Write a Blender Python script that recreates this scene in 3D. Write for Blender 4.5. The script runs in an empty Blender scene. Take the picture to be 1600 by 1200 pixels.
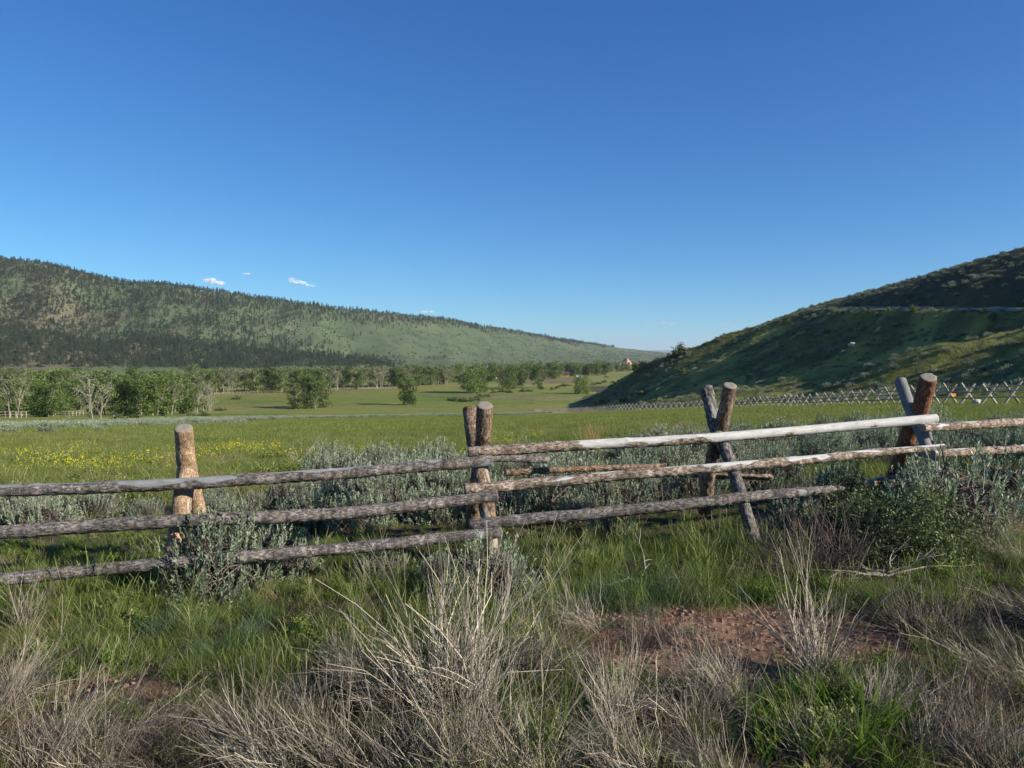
import bpy, math, random
import numpy as np
from mathutils import Vector, Matrix
R = math.radians
sc = bpy.context.scene
COL = sc.collection
rng = np.random.default_rng(7)
F = 1250.0
PITCH = -math.atan(45 / F)
CP, SP = math.cos(PITCH), math.sin(PITCH)
EYE = 1.6
SUN_AZ, SUN_EL = R(115), R(25)          # clockwise from +Y
SUN = np.array([math.sin(SUN_AZ) * math.cos(SUN_EL), math.cos(SUN_AZ) * math.cos(SUN_EL), math.sin(SUN_EL)])

# ------------------------------------------------------------------ helpers
def ray(px, py):
    u = (np.asarray(px, float) - 800) / F; v = (600 - np.asarray(py, float)) / F
    y = CP - v * SP; z = SP + v * CP
    return u / y, z / y                   # x and z per metre of depth
def P(px, py, D):
    a, b = ray(px, py)
    return np.stack(np.broadcast_arrays(a * D, np.asarray(D, float), EYE + b * D), -1)
def proj(x, y, z):
    dz = z - EYE
    dep = y * CP + dz * SP
    return 800 + F * x / dep, 600 - F * (-y * SP + dz * CP) / dep

def hash3(i, j, k, s):
    h = (i * 374761393 + j * 668265263 + k * 2147483647 + s * 974634777) & 0xffffffff
    h = ((h ^ (h >> 13)) * 1274126177) & 0xffffffff
    h = ((h ^ (h >> 16)) * 2246822519) & 0xffffffff
    return ((h ^ (h >> 15)) & 0xffff) / 65535.0
def noise(x, y, z=0.0, s=0):
    x, y, z = np.broadcast_arrays(np.asarray(x, float), np.asarray(y, float), np.asarray(z, float))
    xi = np.floor(x).astype(np.int64); yi = np.floor(y).astype(np.int64); zi = np.floor(z).astype(np.int64)
    fx = x - xi; fy = y - yi; fz = z - zi
    fx = fx * fx * (3 - 2 * fx); fy = fy * fy * (3 - 2 * fy); fz = fz * fz * (3 - 2 * fz)
    r = 0
    for a in (0, 1):
        for b in (0, 1):
            for c in (0, 1):
                w = (fx if a else 1 - fx) * (fy if b else 1 - fy) * (fz if c else 1 - fz)
                r = r + w * hash3(xi + a, yi + b, zi + c, s)
    return r * 2 - 1
def fbm(x, y, z=0.0, s=0, o=4, g=.5):
    r = 0; a = 1.0; t = 0
    for i in range(o):
        r = r + a * noise(np.asarray(x) * 2 ** i, np.asarray(y) * 2 ** i, np.asarray(z) * 2 ** i, s + i * 17); t += a; a *= g
    return r / t
def sstep(a, b, x):
    t = np.clip((x - a) / (b - a), 0, 1); return t * t * (3 - 2 * t)

def ell(px, py, cx, cy, rx, ry, soft=.4):
    d = ((px - cx) / rx) ** 2 + ((py - cy) / ry) ** 2
    return 1 - sstep(1 - soft, 1 + soft, d)

# ------------------------------------------------------------------ terrain
_ys = np.array([-4000, -300, -20, 0, 3, 5.5, 8, 10, 15, 20, 30, 60, 100, 150, 200, 260, 320, 380, 900, 7000, 10000, 14000, 20000, 40000], float)
_zs = np.array([5, 2, .2, 0, 0, .10, .13, .05, -.33, -.68, -1.4, -3.5, -6.3, -9.8, -13.3, -17.5, -21.2, -22.3, -22.3, -25, -20, 40, 128, 128], float)
_g = np.linspace(np.arcsinh(-4000), np.arcsinh(40000), 6000)
_t = np.interp(np.sinh(_g), _ys, _zs)
_k = np.hanning(61); _k /= _k.sum()
_t = np.convolve(np.pad(_t, 30, 'edge'), _k, 'valid')
def base(x, y):
    z = np.interp(np.arcsinh(y), _g, _t)
    xt = .045 * np.clip(x, 0, 40) + .012 * np.clip(x, -60, 0)
    z = z + xt * (1 - sstep(150, 330, y)) * sstep(0, 5, y)
    r = np.hypot(x, y)
    z = z + .035 * fbm(x / .9, y / .9, 0, 3, 3) * (1 - sstep(20, 60, r))
    z = z + .25 * fbm(x / 22, y / 22, 0, 9, 3) * sstep(12, 60, r) * (1 - sstep(800, 2000, r) * .5)
    return z
# the hill on the right: flank between a foot line and a ridge line
_fy = np.array([-400, 0, 45, 74, 100, 135, 160, 230, 270, 330, 400, 520], float)
_fx = np.array([60, 44, 37, 39, 41, 39, 34, 27, 22, 24, 32, 50], float)
_ry = np.array([-400, 0, 100, 170, 205, 260, 310, 370, 420, 450, 500, 620], float)
_rx = np.array([140, 122, 114, 109, 105, 100, 92, 78, 67, 58, 56, 60], float)
_rz = np.array([12, 15, 24.5, 24.8, 21.9, 18.2, 11.6, 2.6, -10, -17, -23, -26], float)
def hill_t(x, y):
    xf = np.interp(y, _fy, _fx); xr = np.interp(y, _ry, _rx)
    return (x - xf) / (xr - xf)
ROADY = 484
ROAD = None
def hill_r(x, y, b):
    t = hill_t(x, y)
    zr = np.interp(y, _ry, _rz)
    tc = np.clip(t, 0, 1)
    p = .45 * tc ** 1.05 + .55 * tc ** 1.9
    fw = sstep(130, 190, y)
    p = p * (1 - fw) + (.65 * tc + .35 * tc * tc * (3 - 2 * tc)) * fw
    z = b + (zr - b) * p
    z = np.where(t > 1, np.maximum(zr - .10 * (t - 1) * np.maximum(zr + 23, 0) * 2, -23), z)
    env = sstep(0.02, .35, t) * (1 - sstep(.55, .88, t)) * (1 - sstep(330, 430, y))
    w = fbm(x / 50, y / 50, 0, 41, 2) * 9
    sp = fbm((x) / 62 + .2, (y + .35 * x + w) / 17, 0, 21, 3, .42)
    sp2 = fbm(x / 14, (y + .35 * x + w) / 5, 0, 27, 3)
    z = z + env * (6.5 * sp + 1.0 * sp2)
    z = z + .35 * fbm(x / 3.2, y / 3.2, 0, 33, 3) * sstep(0, .2, t) * (1 - sstep(0.9, 1, t) * .5)
    if ROAD is not None:
        ry, rx, rz, ca = ROAD
        d = np.abs(x - np.interp(y, ry, rx)) * np.interp(y, ry, ca)
        w = (1 - sstep(1.6, 5.5, d)) * sstep(ry[0], ry[0] + 4, y) * (1 - sstep(ry[-1] - 4, ry[-1] + 2, y))
        z = z * (1 - w) + (np.interp(y, ry, rz) - .12) * w
    return np.where((t > 0) & (y < 620) & (y > -400), z, b - 0 * z), t
_q = (np.array([-2200, -700, 0, 100, 200, 280, 350, 450, 600, 700, 800, 900, 1000, 1060, 1120, 1500]) - 800) / F
_Dr = np.array([1500, 1700, 1900, 1950, 2000, 2050, 2100, 2200, 2500, 2750, 3200, 3900, 5000, 6200, 7200, 9000], float)
_ryp = np.array([340, 372, 404, 418, 441, 448, 457, 471, 490, 499, 517, 534, 547, 553, 560, 566], float)
_Df = np.array([900, 1000, 1100, 1120, 1180, 1200, 1220, 1280, 1450, 1550, 1700, 1900, 2300, 2800, 3500, 4000], float)
_rzz = EYE + ray(800, _ryp)[1] * _Dr
def hill_l(x, y, b):
    yy = np.maximum(y, 1.0)
    q = np.clip(x / yy, -3, 1.5)
    Df = np.interp(q, _q, _Df); Dr = np.interp(q, _q, _Dr); zr = np.interp(q, _q, _rzz)
    wob = fbm(x / 300, y / 300, 0, 51, 3)
    t = (yy - Df - 90 * wob) / (Dr - Df)
    tc = np.clip(t, 0, 1)
    p = np.where(tc < .15, tc * tc / .3, tc - .075) / .925
    p = p * (1 - .25 * (1 - sstep(0.0, 1.0, tc)) * sstep(-.2, .2, q + 0.12))
    z = b + (zr - b) * p
    z = np.where(t > 1, zr - (t - 1) * 60, z)
    env = sstep(0, .25, t) * (1 - sstep(.8, 1.02, t) * .8)
    hh = np.clip((zr + 22) / 240, 0.1, 1)
    w = fbm(x / 260, y / 260, 0, 57, 2) * 60
    gul = 1 - np.abs(fbm((x + .3 * y + w) / 190, y / 900, 0, 61, 3)) * 2
    z = z + env * hh * (22 * gul - 14 + 26 * fbm(x / 420, y / 420, 0, 66, 4))
    return np.where((t > 0) & (y > 100), np.maximum(z, b), b), t
def Zt(x, y):
    x = np.asarray(x, float); y = np.asarray(y, float)
    b = base(x, y)
    zl, tl = hill_l(x, y, b)
    zr, tr = hill_r(x, y, b)
    tr = np.where((y < 620) & (y > -400), tr, -1)
    z = np.where((tr > 0) & (y < 620), np.where(y > 480, np.maximum(zr, zl), zr), zl)
    return z, np.where(y > 100, tl, -1), tr
def Z(x, y): return Zt(x, y)[0]
_steps = np.geomspace(1.5, 9000, 2600)
def hit(px, py):
    """first ground point along a pixel ray"""
    a, b = ray(px, py)
    zs = Z(a * _steps, _steps)
    below = np.nonzero(EYE + b * _steps < zs)[0]
    D = _steps[below[0]] if len(below) else 3000.0
    return a * D, D, float(Z(a * D, D))

def road_path():
    pts = []
    for px in np.linspace(1284, 1960, 90):
        pts.append(hit(px, 484 + 1.5 * max(0, px - 1400) / 100))
    p = np.array(pts); k = np.hanning(31); k /= k.sum()
    for c in range(3): p[:, c] = np.convolve(np.pad(p[:, c], 15, 'edge'), k, 'valid')
    o = np.argsort(p[:, 1]); p = p[o]; keep = np.concatenate([[True], np.diff(p[:, 1]) > .05]); p = p[keep]
    d = np.gradient(p[:, :2], axis=0); ca = np.abs(d[:, 1]) / np.hypot(d[:, 0], d[:, 1])
    return p, ca
RP, _ca = road_path()
ROAD = (RP[:, 1].copy(), RP[:, 0].copy(), RP[:, 2].copy(), _ca)

# ------------------------------------------------------------------ mesh building
class MB:
    def __init__(s): s.V = []; s.Q = []; s.T = []; s.A = []; s.n = 0; s.S = []
    def add(s, V, Q=None, T=None, tint=None):
        V = np.asarray(V, float).reshape(-1, 3)
        if Q is not None and len(Q): s.Q.append(np.asarray(Q) + s.n)
        if T is not None and len(T): s.T.append(np.asarray(T) + s.n)
        s.V.append(V); s.A.append(np.broadcast_to(np.asarray(tint if tint is not None else .5, float), (len(V),)))
        s.n += len(V)
    def ribbons(s, Pt, W, side, tint):
        n, k, _ = Pt.shape
        off = side[:, None, :] * W[..., None] * .5
        V = np.stack([Pt - off, Pt + off], 2).reshape(-1, 3)
        i = (np.arange(n)[:, None] * k + np.arange(k - 1)[None]) * 2
        Q = np.stack([i, i + 1, i + 3, i + 2], -1).reshape(-1, 4)
        s.add(V, Q, tint=np.repeat(tint, k * 2))
    def tubes(s, Pt, Rr, tint, m=3):
        n, k, _ = Pt.shape
        d = np.gradient(Pt, axis=1); d /= np.linalg.norm(d, axis=2, keepdims=True) + 1e-9
        ref = np.where(np.abs(d[:, :, 2:3]) > .9, np.array([1., 0, 0]), np.array([0, 0, 1.]))
        u = np.cross(d, ref); u /= np.linalg.norm(u, axis=2, keepdims=True) + 1e-9
        v = np.cross(d, u)
        a = np.arange(m) * 2 * np.pi / m
        V = Pt[:, :, None] + Rr[:, :, None, None] * (u[:, :, None] * np.cos(a)[:, None] + v[:, :, None] * np.sin(a)[:, None])
        b = (np.arange(n)[:, None, None] * k + np.arange(k - 1)[None, :, None]) * m
        j = np.arange(m)[None, None]; j2 = (j + 1) % m
        Q = np.stack(np.broadcast_arrays(b + j, b + j2, b + m + j2, b + m + j), -1).reshape(-1, 4)
        s.add(V.reshape(-1, 3), Q, tint=np.repeat(tint, k * m))
    def leaves(s, c, u, v, tint):
        V = np.stack([c - u, c + v, c + u, c - v], 1).reshape(-1, 3)
        s.add(V, np.arange(len(c) * 4).reshape(-1, 4), tint=np.repeat(tint, 4))
    def mesh(s, name, mat, smooth=False):
        V = np.concatenate(s.V); A = np.concatenate(s.A)
        Q = np.concatenate(s.Q) if s.Q else np.zeros((0, 4), int)
        T = np.concatenate(s.T) if s.T else np.zeros((0, 3), int)
        return rawmesh(name, V, Q, T, mat, A, smooth)
def rawmesh(name, V, Q, T, mat, A=None, smooth=False, attrs=None, cols=None):
    me = bpy.data.meshes.new(name)
    nq, nt = len(Q), len(T)
    me.vertices.add(len(V)); me.vertices.foreach_set('co', np.asarray(V, np.float32).ravel())
    me.loops.add(nq * 4 + nt * 3)
    me.loops.foreach_set('vertex_index', np.concatenate([np.asarray(Q).ravel(), np.asarray(T).ravel()]).astype(np.int32))
    me.polygons.add(nq + nt)
    st = np.concatenate([np.arange(nq) * 4, nq * 4 + np.arange(nt) * 3]).astype(np.int32)
    me.polygons.foreach_set('loop_start', st)
    try: me.polygons.foreach_set('loop_total', np.concatenate([np.full(nq, 4), np.full(nt, 3)]).astype(np.int32))
    except Exception: pass
    me.update(calc_edges=True)
    if A is not None:
        a = me.attributes.new('tint', 'FLOAT', 'POINT'); a.data.foreach_set('value', np.asarray(A, np.float32))
    for k, v in (attrs or {}).items():
        a = me.attributes.new(k, 'FLOAT', 'POINT'); a.data.foreach_set('value', np.asarray(v, np.float32))
    for k, v in (cols or {}).items():
        a = me.attributes.new(k, 'FLOAT_COLOR', 'POINT')
        c = np.ones((len(v), 4), np.float32); c[:, :3] = v; a.data.foreach_set('color', c.ravel())
    if mat: me.materials.append(mat)
    me.polygons.foreach_set('use_smooth', np.full(nq + nt, smooth))
    return me
def obj(name, me, parent=None, loc=None, label=None, cat=None, group=None, kind=None):
    o = bpy.data.objects.new(name, me); COL.objects.link(o)
    if parent: o.parent = parent
    if loc is not None: o.location = [float(v) for v in loc]
    tag(o, label, cat, group, kind); return o
def tag(o, label=None, cat=None, group=None, kind=None):
    if label: o['label'] = label
    if cat: o['category'] = cat
    if group: o['group'] = group
    if kind: o['kind'] = kind
def paths(p0, d, L, bend, k):
    """curved lines: p0 + L*(d*t + bend*t^2)"""
    t = np.linspace(0, 1, k)[None, :, None]
    return p0[:, None] + L[:, None, None] * (d[:, None] * t + bend[:, None] * t * t)
def unit(v): return v / (np.linalg.norm(v, axis=-1, keepdims=True) + 1e-9)
def rdir(n, zmin=-1, zmax=1, r=rng):
    z = r.uniform(zmin, zmax, n); a = r.uniform(0, 2 * np.pi, n); h = np.sqrt(np.maximum(0, 1 - z * z))
    return np.stack([h * np.cos(a), h * np.sin(a), z], -1)

# ------------------------------------------------------------------ materials
class N:
    def __init__(s, name):
        s.m = bpy.data.materials.new(name); s.m.use_nodes = True; s.nt = s.m.node_tree
        s.nt.nodes.clear(); s.out = s.nt.nodes.new('ShaderNodeOutputMaterial')
    def n(s, t, **kw):
        x = s.nt.nodes.new(t)
        for k, v in kw.items():
            if k == 'ins':
                for a, b in v.items():
                    if hasattr(b, 'is_output') and b.is_output: s.nt.links.new(b, x.inputs[a])
                    else: x.inputs[a].default_value = b
            else: setattr(x, k, v)
        return x
    def ramp(s, fac, stops):
        r = s.n('ShaderNodeValToRGB'); s.nt.links.new(fac, r.inputs[0])
        e = r.color_ramp.elements
        while len(e) < len(stops): e.new(.5)
        for el, (p, c) in zip(e, stops): el.position = p; el.color = (*c, 1)
        return r.outputs[0]
    def mix(s, f, a, b, bt='MIX'):
        x = s.n('ShaderNodeMix', data_type='RGBA', blend_type=bt)
        for i, v in ((0, f), (6, a), (7, b)):
            if hasattr(v, 'is_output'): s.nt.links.new(v, x.inputs[i])
            else: x.inputs[i].default_value = v if i == 0 else (*v, 1)
        return x.outputs[2]
    def math(s, op, a, b=0.0, c=0.0, clamp=False):
        x = s.n('ShaderNodeMath', operation=op, use_clamp=clamp)
        for i, v in enumerate((a, b, c)):
            if hasattr(v, 'is_output'): s.nt.links.new(v, x.inputs[i])
            else: x.inputs[i].default_value = v
        return x.outputs[0]
    def attr(s, name, typ='GEOMETRY'):
        return s.n('ShaderNodeAttribute', attribute_name=name, attribute_type=typ)
    def noise(s, scale, detail=4, rough=.55, vec=None):
        x = s.n('ShaderNodeTexNoise', ins={'Scale': scale, 'Detail': detail, 'Roughness': rough})
        if vec is not None: s.nt.links.new(vec, x.inputs['Vector'])
        return x.outputs[0]
    def done(s, sh): s.nt.links.new(sh, s.out.inputs[0]); return s.m

def foliage(name, stops, var=.35, trans=.3, rough=.6, trcol=(1.15, 1.25, .6), inst=True):
    """leaf-like surface: ramp over per-leaf tint, varied per plant"""
    m = N(name)
    t = m.attr('tint').outputs['Fac']
    rnd = m.n('ShaderNodeObjectInfo').outputs['Random']
    f = m.math('ADD', t, m.math('MULTIPLY', m.math('SUBTRACT', rnd, .5), var), clamp=True)
    c = m.ramp(f, stops)
    it = m.attr('itint', 'INSTANCER').outputs['Color'] if inst else None
    b = m.n('ShaderNodeBsdfPrincipled', ins={'Base Color': c, 'Roughness': rough, 'Specular IOR Level': .25})
    if trans <= 0: return m.done(b.outputs[0])
    tc = m.mix(1.0, c, trcol, 'MULTIPLY')
    tr = m.n('ShaderNodeBsdfTranslucent', ins={'Color': tc})
    mx = m.n('ShaderNodeMixShader', ins={0: trans, 1: b.outputs[0], 2: tr.outputs[0]})
    return m.done(mx.outputs[0])
def wood(name, stops, rough=.8):
    m = N(name)
    c = m.n('ShaderNodeTexCoord').outputs['Object']
    no = m.noise(14, 5, .6, c)
    t = m.math('ADD', m.math('MULTIPLY', m.attr('tint').outputs['Fac'], .6), m.math('MULTIPLY', no, .4))
    col = m.ramp(t, stops)
    return m.done(m.n('ShaderNodeBsdfPrincipled', ins={'Base Color': col, 'Roughness': rough, 'Specular IOR Level': .2}).outputs[0])

def simple_mat(name, col, rough=.6, sc_=8.0, amt=.3):
    m = N(name); c = m.n('ShaderNodeTexCoord').outputs['Object']; no = m.noise(sc_, 4, .6, c)
    f = m.math('ADD', m.math('MULTIPLY', no, amt * 2), 1 - amt)
    v = m.n('ShaderNodeVectorMath', operation='SCALE', ins={0: tuple(col), 'Scale': f})
    return m.done(m.n('ShaderNodeBsdfPrincipled', ins={'Base Color': v.outputs[0], 'Roughness': rough, 'Specular IOR Level': .25}).outputs[0])
M = {}
M['grass'] = foliage('green_grass', [(0, (.04, .072, .014)), (.45, (.102, .160, .027)), (.75, (.19, .25, .052)), (1, (.38, .36, .17))], .4, .35)
M['bluegrass'] = foliage('blue_grass', [(0, (.04, .08, .04)), (.6, (.11, .18, .09)), (1, (.26, .31, .17))], .3, .3)
M['meadow'] = foliage('meadow_grass', [(0, (.09, .125, .024)), (.5, (.175, .215, .046)), (.85, (.235, .26, .07)), (1, (.33, .31, .13))], .35, .3)
M['broad'] = foliage('broad_grass', [(0, (.035, .07, .012)), (.6, (.13, .21, .030)), (1, (.24, .31, .06))], .25, .35)
M['tan'] = foliage('tan_grass', [(0, (.20, .15, .08)), (.6, (.34, .26, .14)), (1, (.46, .36, .2))], .3, .2, trcol=(1, .9, .6))
M['cheat'] = foliage('red_brown_grass', [(0, (.16, .075, .045)), (.5, (.27, .14, .085)), (1, (.36, .27, .15))], .3, .2, trcol=(1, .8, .6))
M['dry'] = foliage('dry_stems', [(0, (.05, .04, .032)), (.4, (.20, .165, .125)), (.75, (.46, .40, .30)), (1, (.68, .59, .43))], .3, 0)
M['drydark'] = foliage('dark_and_shaded_dry_stems', [(0, (.05, .04, .035)), (.5, (.12, .09, .07)), (1, (.30, .24, .17))], .3, 0)  # darker copy of the dry stems; its tone also paints brush in shade
M['sage'] = foliage('sage_leaves', [(0, (.11, .15, .085)), (.4, (.245, .305, .19)), (.8, (.38, .44, .29)), (1, (.50, .55, .37))], .45, .15, trcol=(.9, 1.1, .8))
M['sagestem'] = foliage('sage_bark', [(0, (.07, .055, .045)), (.6, (.15, .125, .10)), (1, (.28, .25, .21))], .3, 0)
M['bush'] = foliage('green_bush_leaves', [(0, (.03, .05, .018)), (.5, (.085, .115, .040)), (1, (.20, .235, .11))], .2, .25)
M['flower'] = foliage('yellow_petals', [(0, (.50, .46, .02)), (1, (.66, .60, .03))], .2, .2, trcol=(1, 1, .5))
M['cotton'] = foliage('cottonwood_leaves', [(0, (.045, .08, .018)), (.5, (.11, .165, .035)), (1, (.21, .265, .075))], .5, .35)
M['cottonpale'] = foliage('pale_cottonwood_leaves', [(0, (.09, .12, .05)), (.5, (.17, .20, .09)), (1, (.28, .30, .16))], .45, .25)
M['pine'] = foliage('pine_needles', [(0, (.018, .032, .014)), (.5, (.042, .068, .026)), (1, (.08, .11, .045))], .6, .1)
M['juniper'] = foliage('juniper_leaves', [(0, (.035, .052, .02)), (.5, (.075, .10, .036)), (1, (.14, .16, .065))], .7, .1)
M['deadpine'] = foliage('grey_brown_needles', [(0, (.07, .05, .04)), (1, (.16, .12, .10))], .5, 0)
M['willow'] = foliage('willow_leaves', [(0, (.06, .085, .025)), (.5, (.12, .15, .05)), (1, (.21, .22, .11))], .5, .25)
M['trunk'] = wood('pale_tree_bark', [(0, (.12, .10, .075)), (.5, (.26, .23, .18)), (1, (.44, .40, .33))])
M['pinetrunk'] = wood('pine_bark', [(0, (.06, .04, .03)), (1, (.17, .11, .08))])
M['oldwood'] = wood('old_fence_wood', [(0, (.14, .12, .10)), (.5, (.31, .27, .22)), (1, (.54, .48, .40))])

def log_material(name, bark, flake, spot, bare, spot_amt=.5, fr=1.5):
    m = N(name)
    c = m.n('ShaderNodeTexCoord').outputs['Object']
    cv = m.n('ShaderNodeCombineXYZ', ins={0: m.math('MULTIPLY', m.attr('grain').outputs['Fac'], .27), 1: m.math('MULTIPLY', m.attr('along').outputs['Fac'], 2.6), 2: 0.0}).outputs[0]
    n1 = m.noise(fr, 6, .72, cv); n2 = m.noise(17, 4, .6, c); n3 = m.noise(150, 3, .7, c)
    vor = m.n('ShaderNodeTexVoronoi', feature='DISTANCE_TO_EDGE', ins={'Scale': 42.0, 'Vector': m.n('ShaderNodeMix', data_type='VECTOR', ins={0: .12, 4: c, 5: m.n('ShaderNodeTexNoise', ins={'Scale': 30.0, 'Vector': c}).outputs[1]}).outputs[1]}).outputs[0]
    crack = m.math('MULTIPLY', m.math('SUBTRACT', .09, vor, clamp=True), 11, clamp=True)
    bk = m.ramp(n1, [(.30, bark[0]), (.48, bark[1]), (.56, flake), (.72, flake)])
    n4 = m.noise(9, 3, .6, c)
    lf = m.math('ADD', m.math('MULTIPLY', m.math('SUBTRACT', n4, .5), 2.6), .95, clamp=False)
    lf = m.math('MINIMUM', m.math('MAXIMUM', lf, .45), 1.45)
    bk = m.n('ShaderNodeVectorMath', operation='SCALE', ins={0: bk, 'Scale': lf}).outputs[0]
    bk = m.mix(m.math('MULTIPLY', m.math('MULTIPLY', m.math('SUBTRACT', n2, .55, clamp=True), 14, clamp=True), spot_amt), bk, spot)
    bk = m.mix(m.math('MULTIPLY', crack, .8), bk, tuple(v * .35 for v in bark[0]))
    g = m.attr('grain').outputs['Fac']
    gr = m.n('ShaderNodeCombineXYZ', ins={0: m.math('MULTIPLY', g, .45), 1: m.math('MULTIPLY', m.attr('along').outputs['Fac'], 1.0), 2: 0.0}).outputs[0]
    gn = m.n('ShaderNodeTexNoise', ins={'Scale': 1.0, 'Detail': 5.0, 'Roughness': .65, 'Vector': gr}).outputs[0]
    bw = m.ramp(gn, [(.30, tuple(v * .35 for v in bare)), (.40, tuple(v * .8 for v in bare)), (.55, bare), (.7, tuple(min(1, v * 1.15) for v in bare))])
    bw = m.mix(m.math('MULTIPLY', m.math('SUBTRACT', n2, .5, clamp=True), 2.2, clamp=True), bw, tuple(v * .55 for v in (bare[0] * 1.05, bare[1], bare[2] * .9)))
    mask = m.math('ADD', m.attr('bark').outputs['Fac'], m.math('MULTIPLY', m.math('SUBTRACT', n3, .5), .5), clamp=False)
    mask = m.math('MULTIPLY', m.math('SUBTRACT', mask, .42, clamp=True), 6, clamp=True)
    col = m.mix(mask, bw, bk)
    cp = m.ramp(gn, [(.3, (.09, .075, .055)), (.5, (.25, .22, .175)), (.7, (.36, .32, .26))])
    col = m.mix(m.attr('cap').outputs['Fac'], col, cp)
    h = m.math('ADD', m.math('MULTIPLY', n1, m.math('MULTIPLY', mask, 1.0)), m.math('ADD', m.math('MULTIPLY', mask, 1.0), m.math('MULTIPLY', gn, .3)))
    bp = m.n('ShaderNodeBump', ins={'Strength': .9, 'Distance': .008, 'Height': h})
    return m.done(m.n('ShaderNodeBsdfPrincipled', ins={'Base Color': col, 'Roughness': .82, 'Specular IOR Level': .2, 'Normal': bp.outputs[0]}).outputs[0])
LG = dict(
    grey=log_material('grey_barked_log', ((.035, .03, .027), (.105, .09, .08)), (.27, .245, .22), (.34, .19, .10), (.235, .24, .235), .18),
    brown=log_material('brown_barked_log', ((.04, .027, .02), (.15, .10, .068)), (.36, .27, .185), (.42, .18, .06), (.34, .29, .23), .45),
    tan=log_material('tan_barked_post', ((.075, .045, .028), (.34, .22, .13)), (.56, .40, .25), (.48, .25, .10), (.46, .37, .27), .35, 2.2),
    red=log_material('red_barked_post', ((.075, .03, .018), (.21, .09, .05)), (.30, .15, .085), (.38, .15, .06), (.34, .27, .2), .35),
    white=log_material('white_weathered_log', ((.06, .04, .03), (.22, .15, .10)), (.44, .38, .31), (.34, .22, .13), (.54, .52, .48), .2),
    slate=log_material('blue_grey_weathered_post', ((.07, .06, .055), (.15, .13, .12)), (.25, .23, .22), (.2, .15, .12), (.21, .205, .20), .2),
)

# ------------------------------------------------------------------ land cover colours and ground sheet
def lerp3(a, b, t): return a + (np.asarray(b) - a) * t[:, None]
def strip_y(x, y):
    q = x / np.maximum(y, 1)
    yc = np.interp(q, [-.8, -.64, -.4, -.08, .05], [70, 76, 104, 195, 235]); return yc, yc * np.interp(q, [-.6, -.2], [.22, .10])
def cover(x, y, z, tl, tr):
    n = len(x); r = np.hypot(x, y)
    c = np.tile(np.array([.170, .195, .042]), (n, 1))
    n1 = fbm(x / 45, y / 45, 0, 71, 4); n2 = fbm(x / 9, y / 9, 0, 72, 4); n3 = fbm(x / 160, y / 60, 0, 73, 3); nf = fbm(x / 1.6, y / 1.6, 0, 79, 3)
    c = lerp3(c, (.25, .225, .07), sstep(-.15, .45, n1) * .75)
    c = lerp3(c, (.10, .15, .028), sstep(.05, .45, n2) * .6)
    # valley floor: drier, browner hay patches
    vf = sstep(260, 420, y)
    c = lerp3(c, (.225, .195, .065), vf * sstep(-.15, .35, n3) * .75)
    c = lerp3(c, (.125, .16, .036), vf * sstep(.1, .5, -n3) * .6)
    px, py = proj(x, np.maximum(y, 1), z)
    fld = sstep(0, 1, (1 - ((px - 855) / 75) ** 2 - ((py - 594) / 4.5) ** 2) * 3) * (y > 500)
    c = lerp3(c, (.20, .13, .09), fld * .75)
    fl2 = sstep(0, 1, (1 - ((px - 850) / 120) ** 2 - ((py - 622) / 3) ** 2) * 2) * (y > 300)
    c = lerp3(c, (.24, .20, .10), fl2 * .5)
    # sage strip at the edge of the bench
    yc, ysg = strip_y(x, y)
    st = np.exp(-((y - yc) / ysg) ** 2) * (x < 10) * sstep(-.25, .15, fbm(x / 10, y / 14, 0, 78, 3))
    c = lerp3(c, (.25, .29, .20), st * .6)
    # near soil
    ns = 1 - sstep(9, 16, r)
    soil = np.tile(np.array([.15, .095, .062]), (n, 1))
    soil = lerp3(soil, (.235, .135, .085), sstep(-.1, .4, nf))
    soil = lerp3(soil, (.060, .045, .032), sstep(-.25, .25, -n2))
    soil = lerp3(soil, (.05, .04, .03), sstep(5.0, 3.6, y) * .6)  # dark litter, its colour also painting the shade between the clumps
    c = c * (1 - ns[:, None]) + soil * ns[:, None]
    bare = np.maximum(ell(px, py, 1140, 1000, 300, 60), ell(px, py, 1490, 822, 170, 32)) * (y < 9) * (y > 1)
    c = lerp3(c, (.235, .14, .088), bare * sstep(-.35, .1, nf) * .8)
    # left hills
    hl = sstep(0.0, .05, tl)
    q = x / np.maximum(y, 1)
    g = fbm(x / 130, y / 300, 0, 81, 5, .6); g2 = fbm(x / 30, y / 60, 0, 82, 4)
    lc = np.tile(np.array([.100, .132, .060]), (n, 1))
    lc = lerp3(lc, (.15, .165, .082), sstep(-.05, .4, g) * .7)
    lc = lerp3(lc, (.065, .095, .042), sstep(.0, .45, g2) * .8)
    brn = sstep(-.28, -.5, q) 
    lc = lerp3(lc, (.14, .115, .07), brn * sstep(-.3, .3, g) * .8)
    c = c * (1 - hl[:, None]) + lc * hl[:, None]
    # right hill
    hr = sstep(0.0, .08, tr)
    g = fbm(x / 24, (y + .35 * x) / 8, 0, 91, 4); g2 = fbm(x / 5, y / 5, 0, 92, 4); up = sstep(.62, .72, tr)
    rc = np.tile(np.array([.125, .132, .038]), (n, 1))
    rc = lerp3(rc, (.31, .285, .075), sstep(-.1, .4, g))  # yellow grass streaks, with the sunlight on the spurs painted into the colour
    rc = lerp3(rc, (.08, .088, .034), sstep(.05, .4, g2) * .7)
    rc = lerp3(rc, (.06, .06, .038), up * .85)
    c = c * (1 - hr[:, None]) + rc * hr[:, None]
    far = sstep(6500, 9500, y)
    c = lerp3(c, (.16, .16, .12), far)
    return c
gm = N('ground_cover')
_c = gm.attr('cover').outputs['Color']
_p = gm.n('ShaderNodeNewGeometry').outputs['Position']
_a = gm.noise(9, 6, .7, _p); _b = gm.noise(.35, 6, .65, _p); _d = gm.noise(.012, 8, .65, _p)
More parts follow.
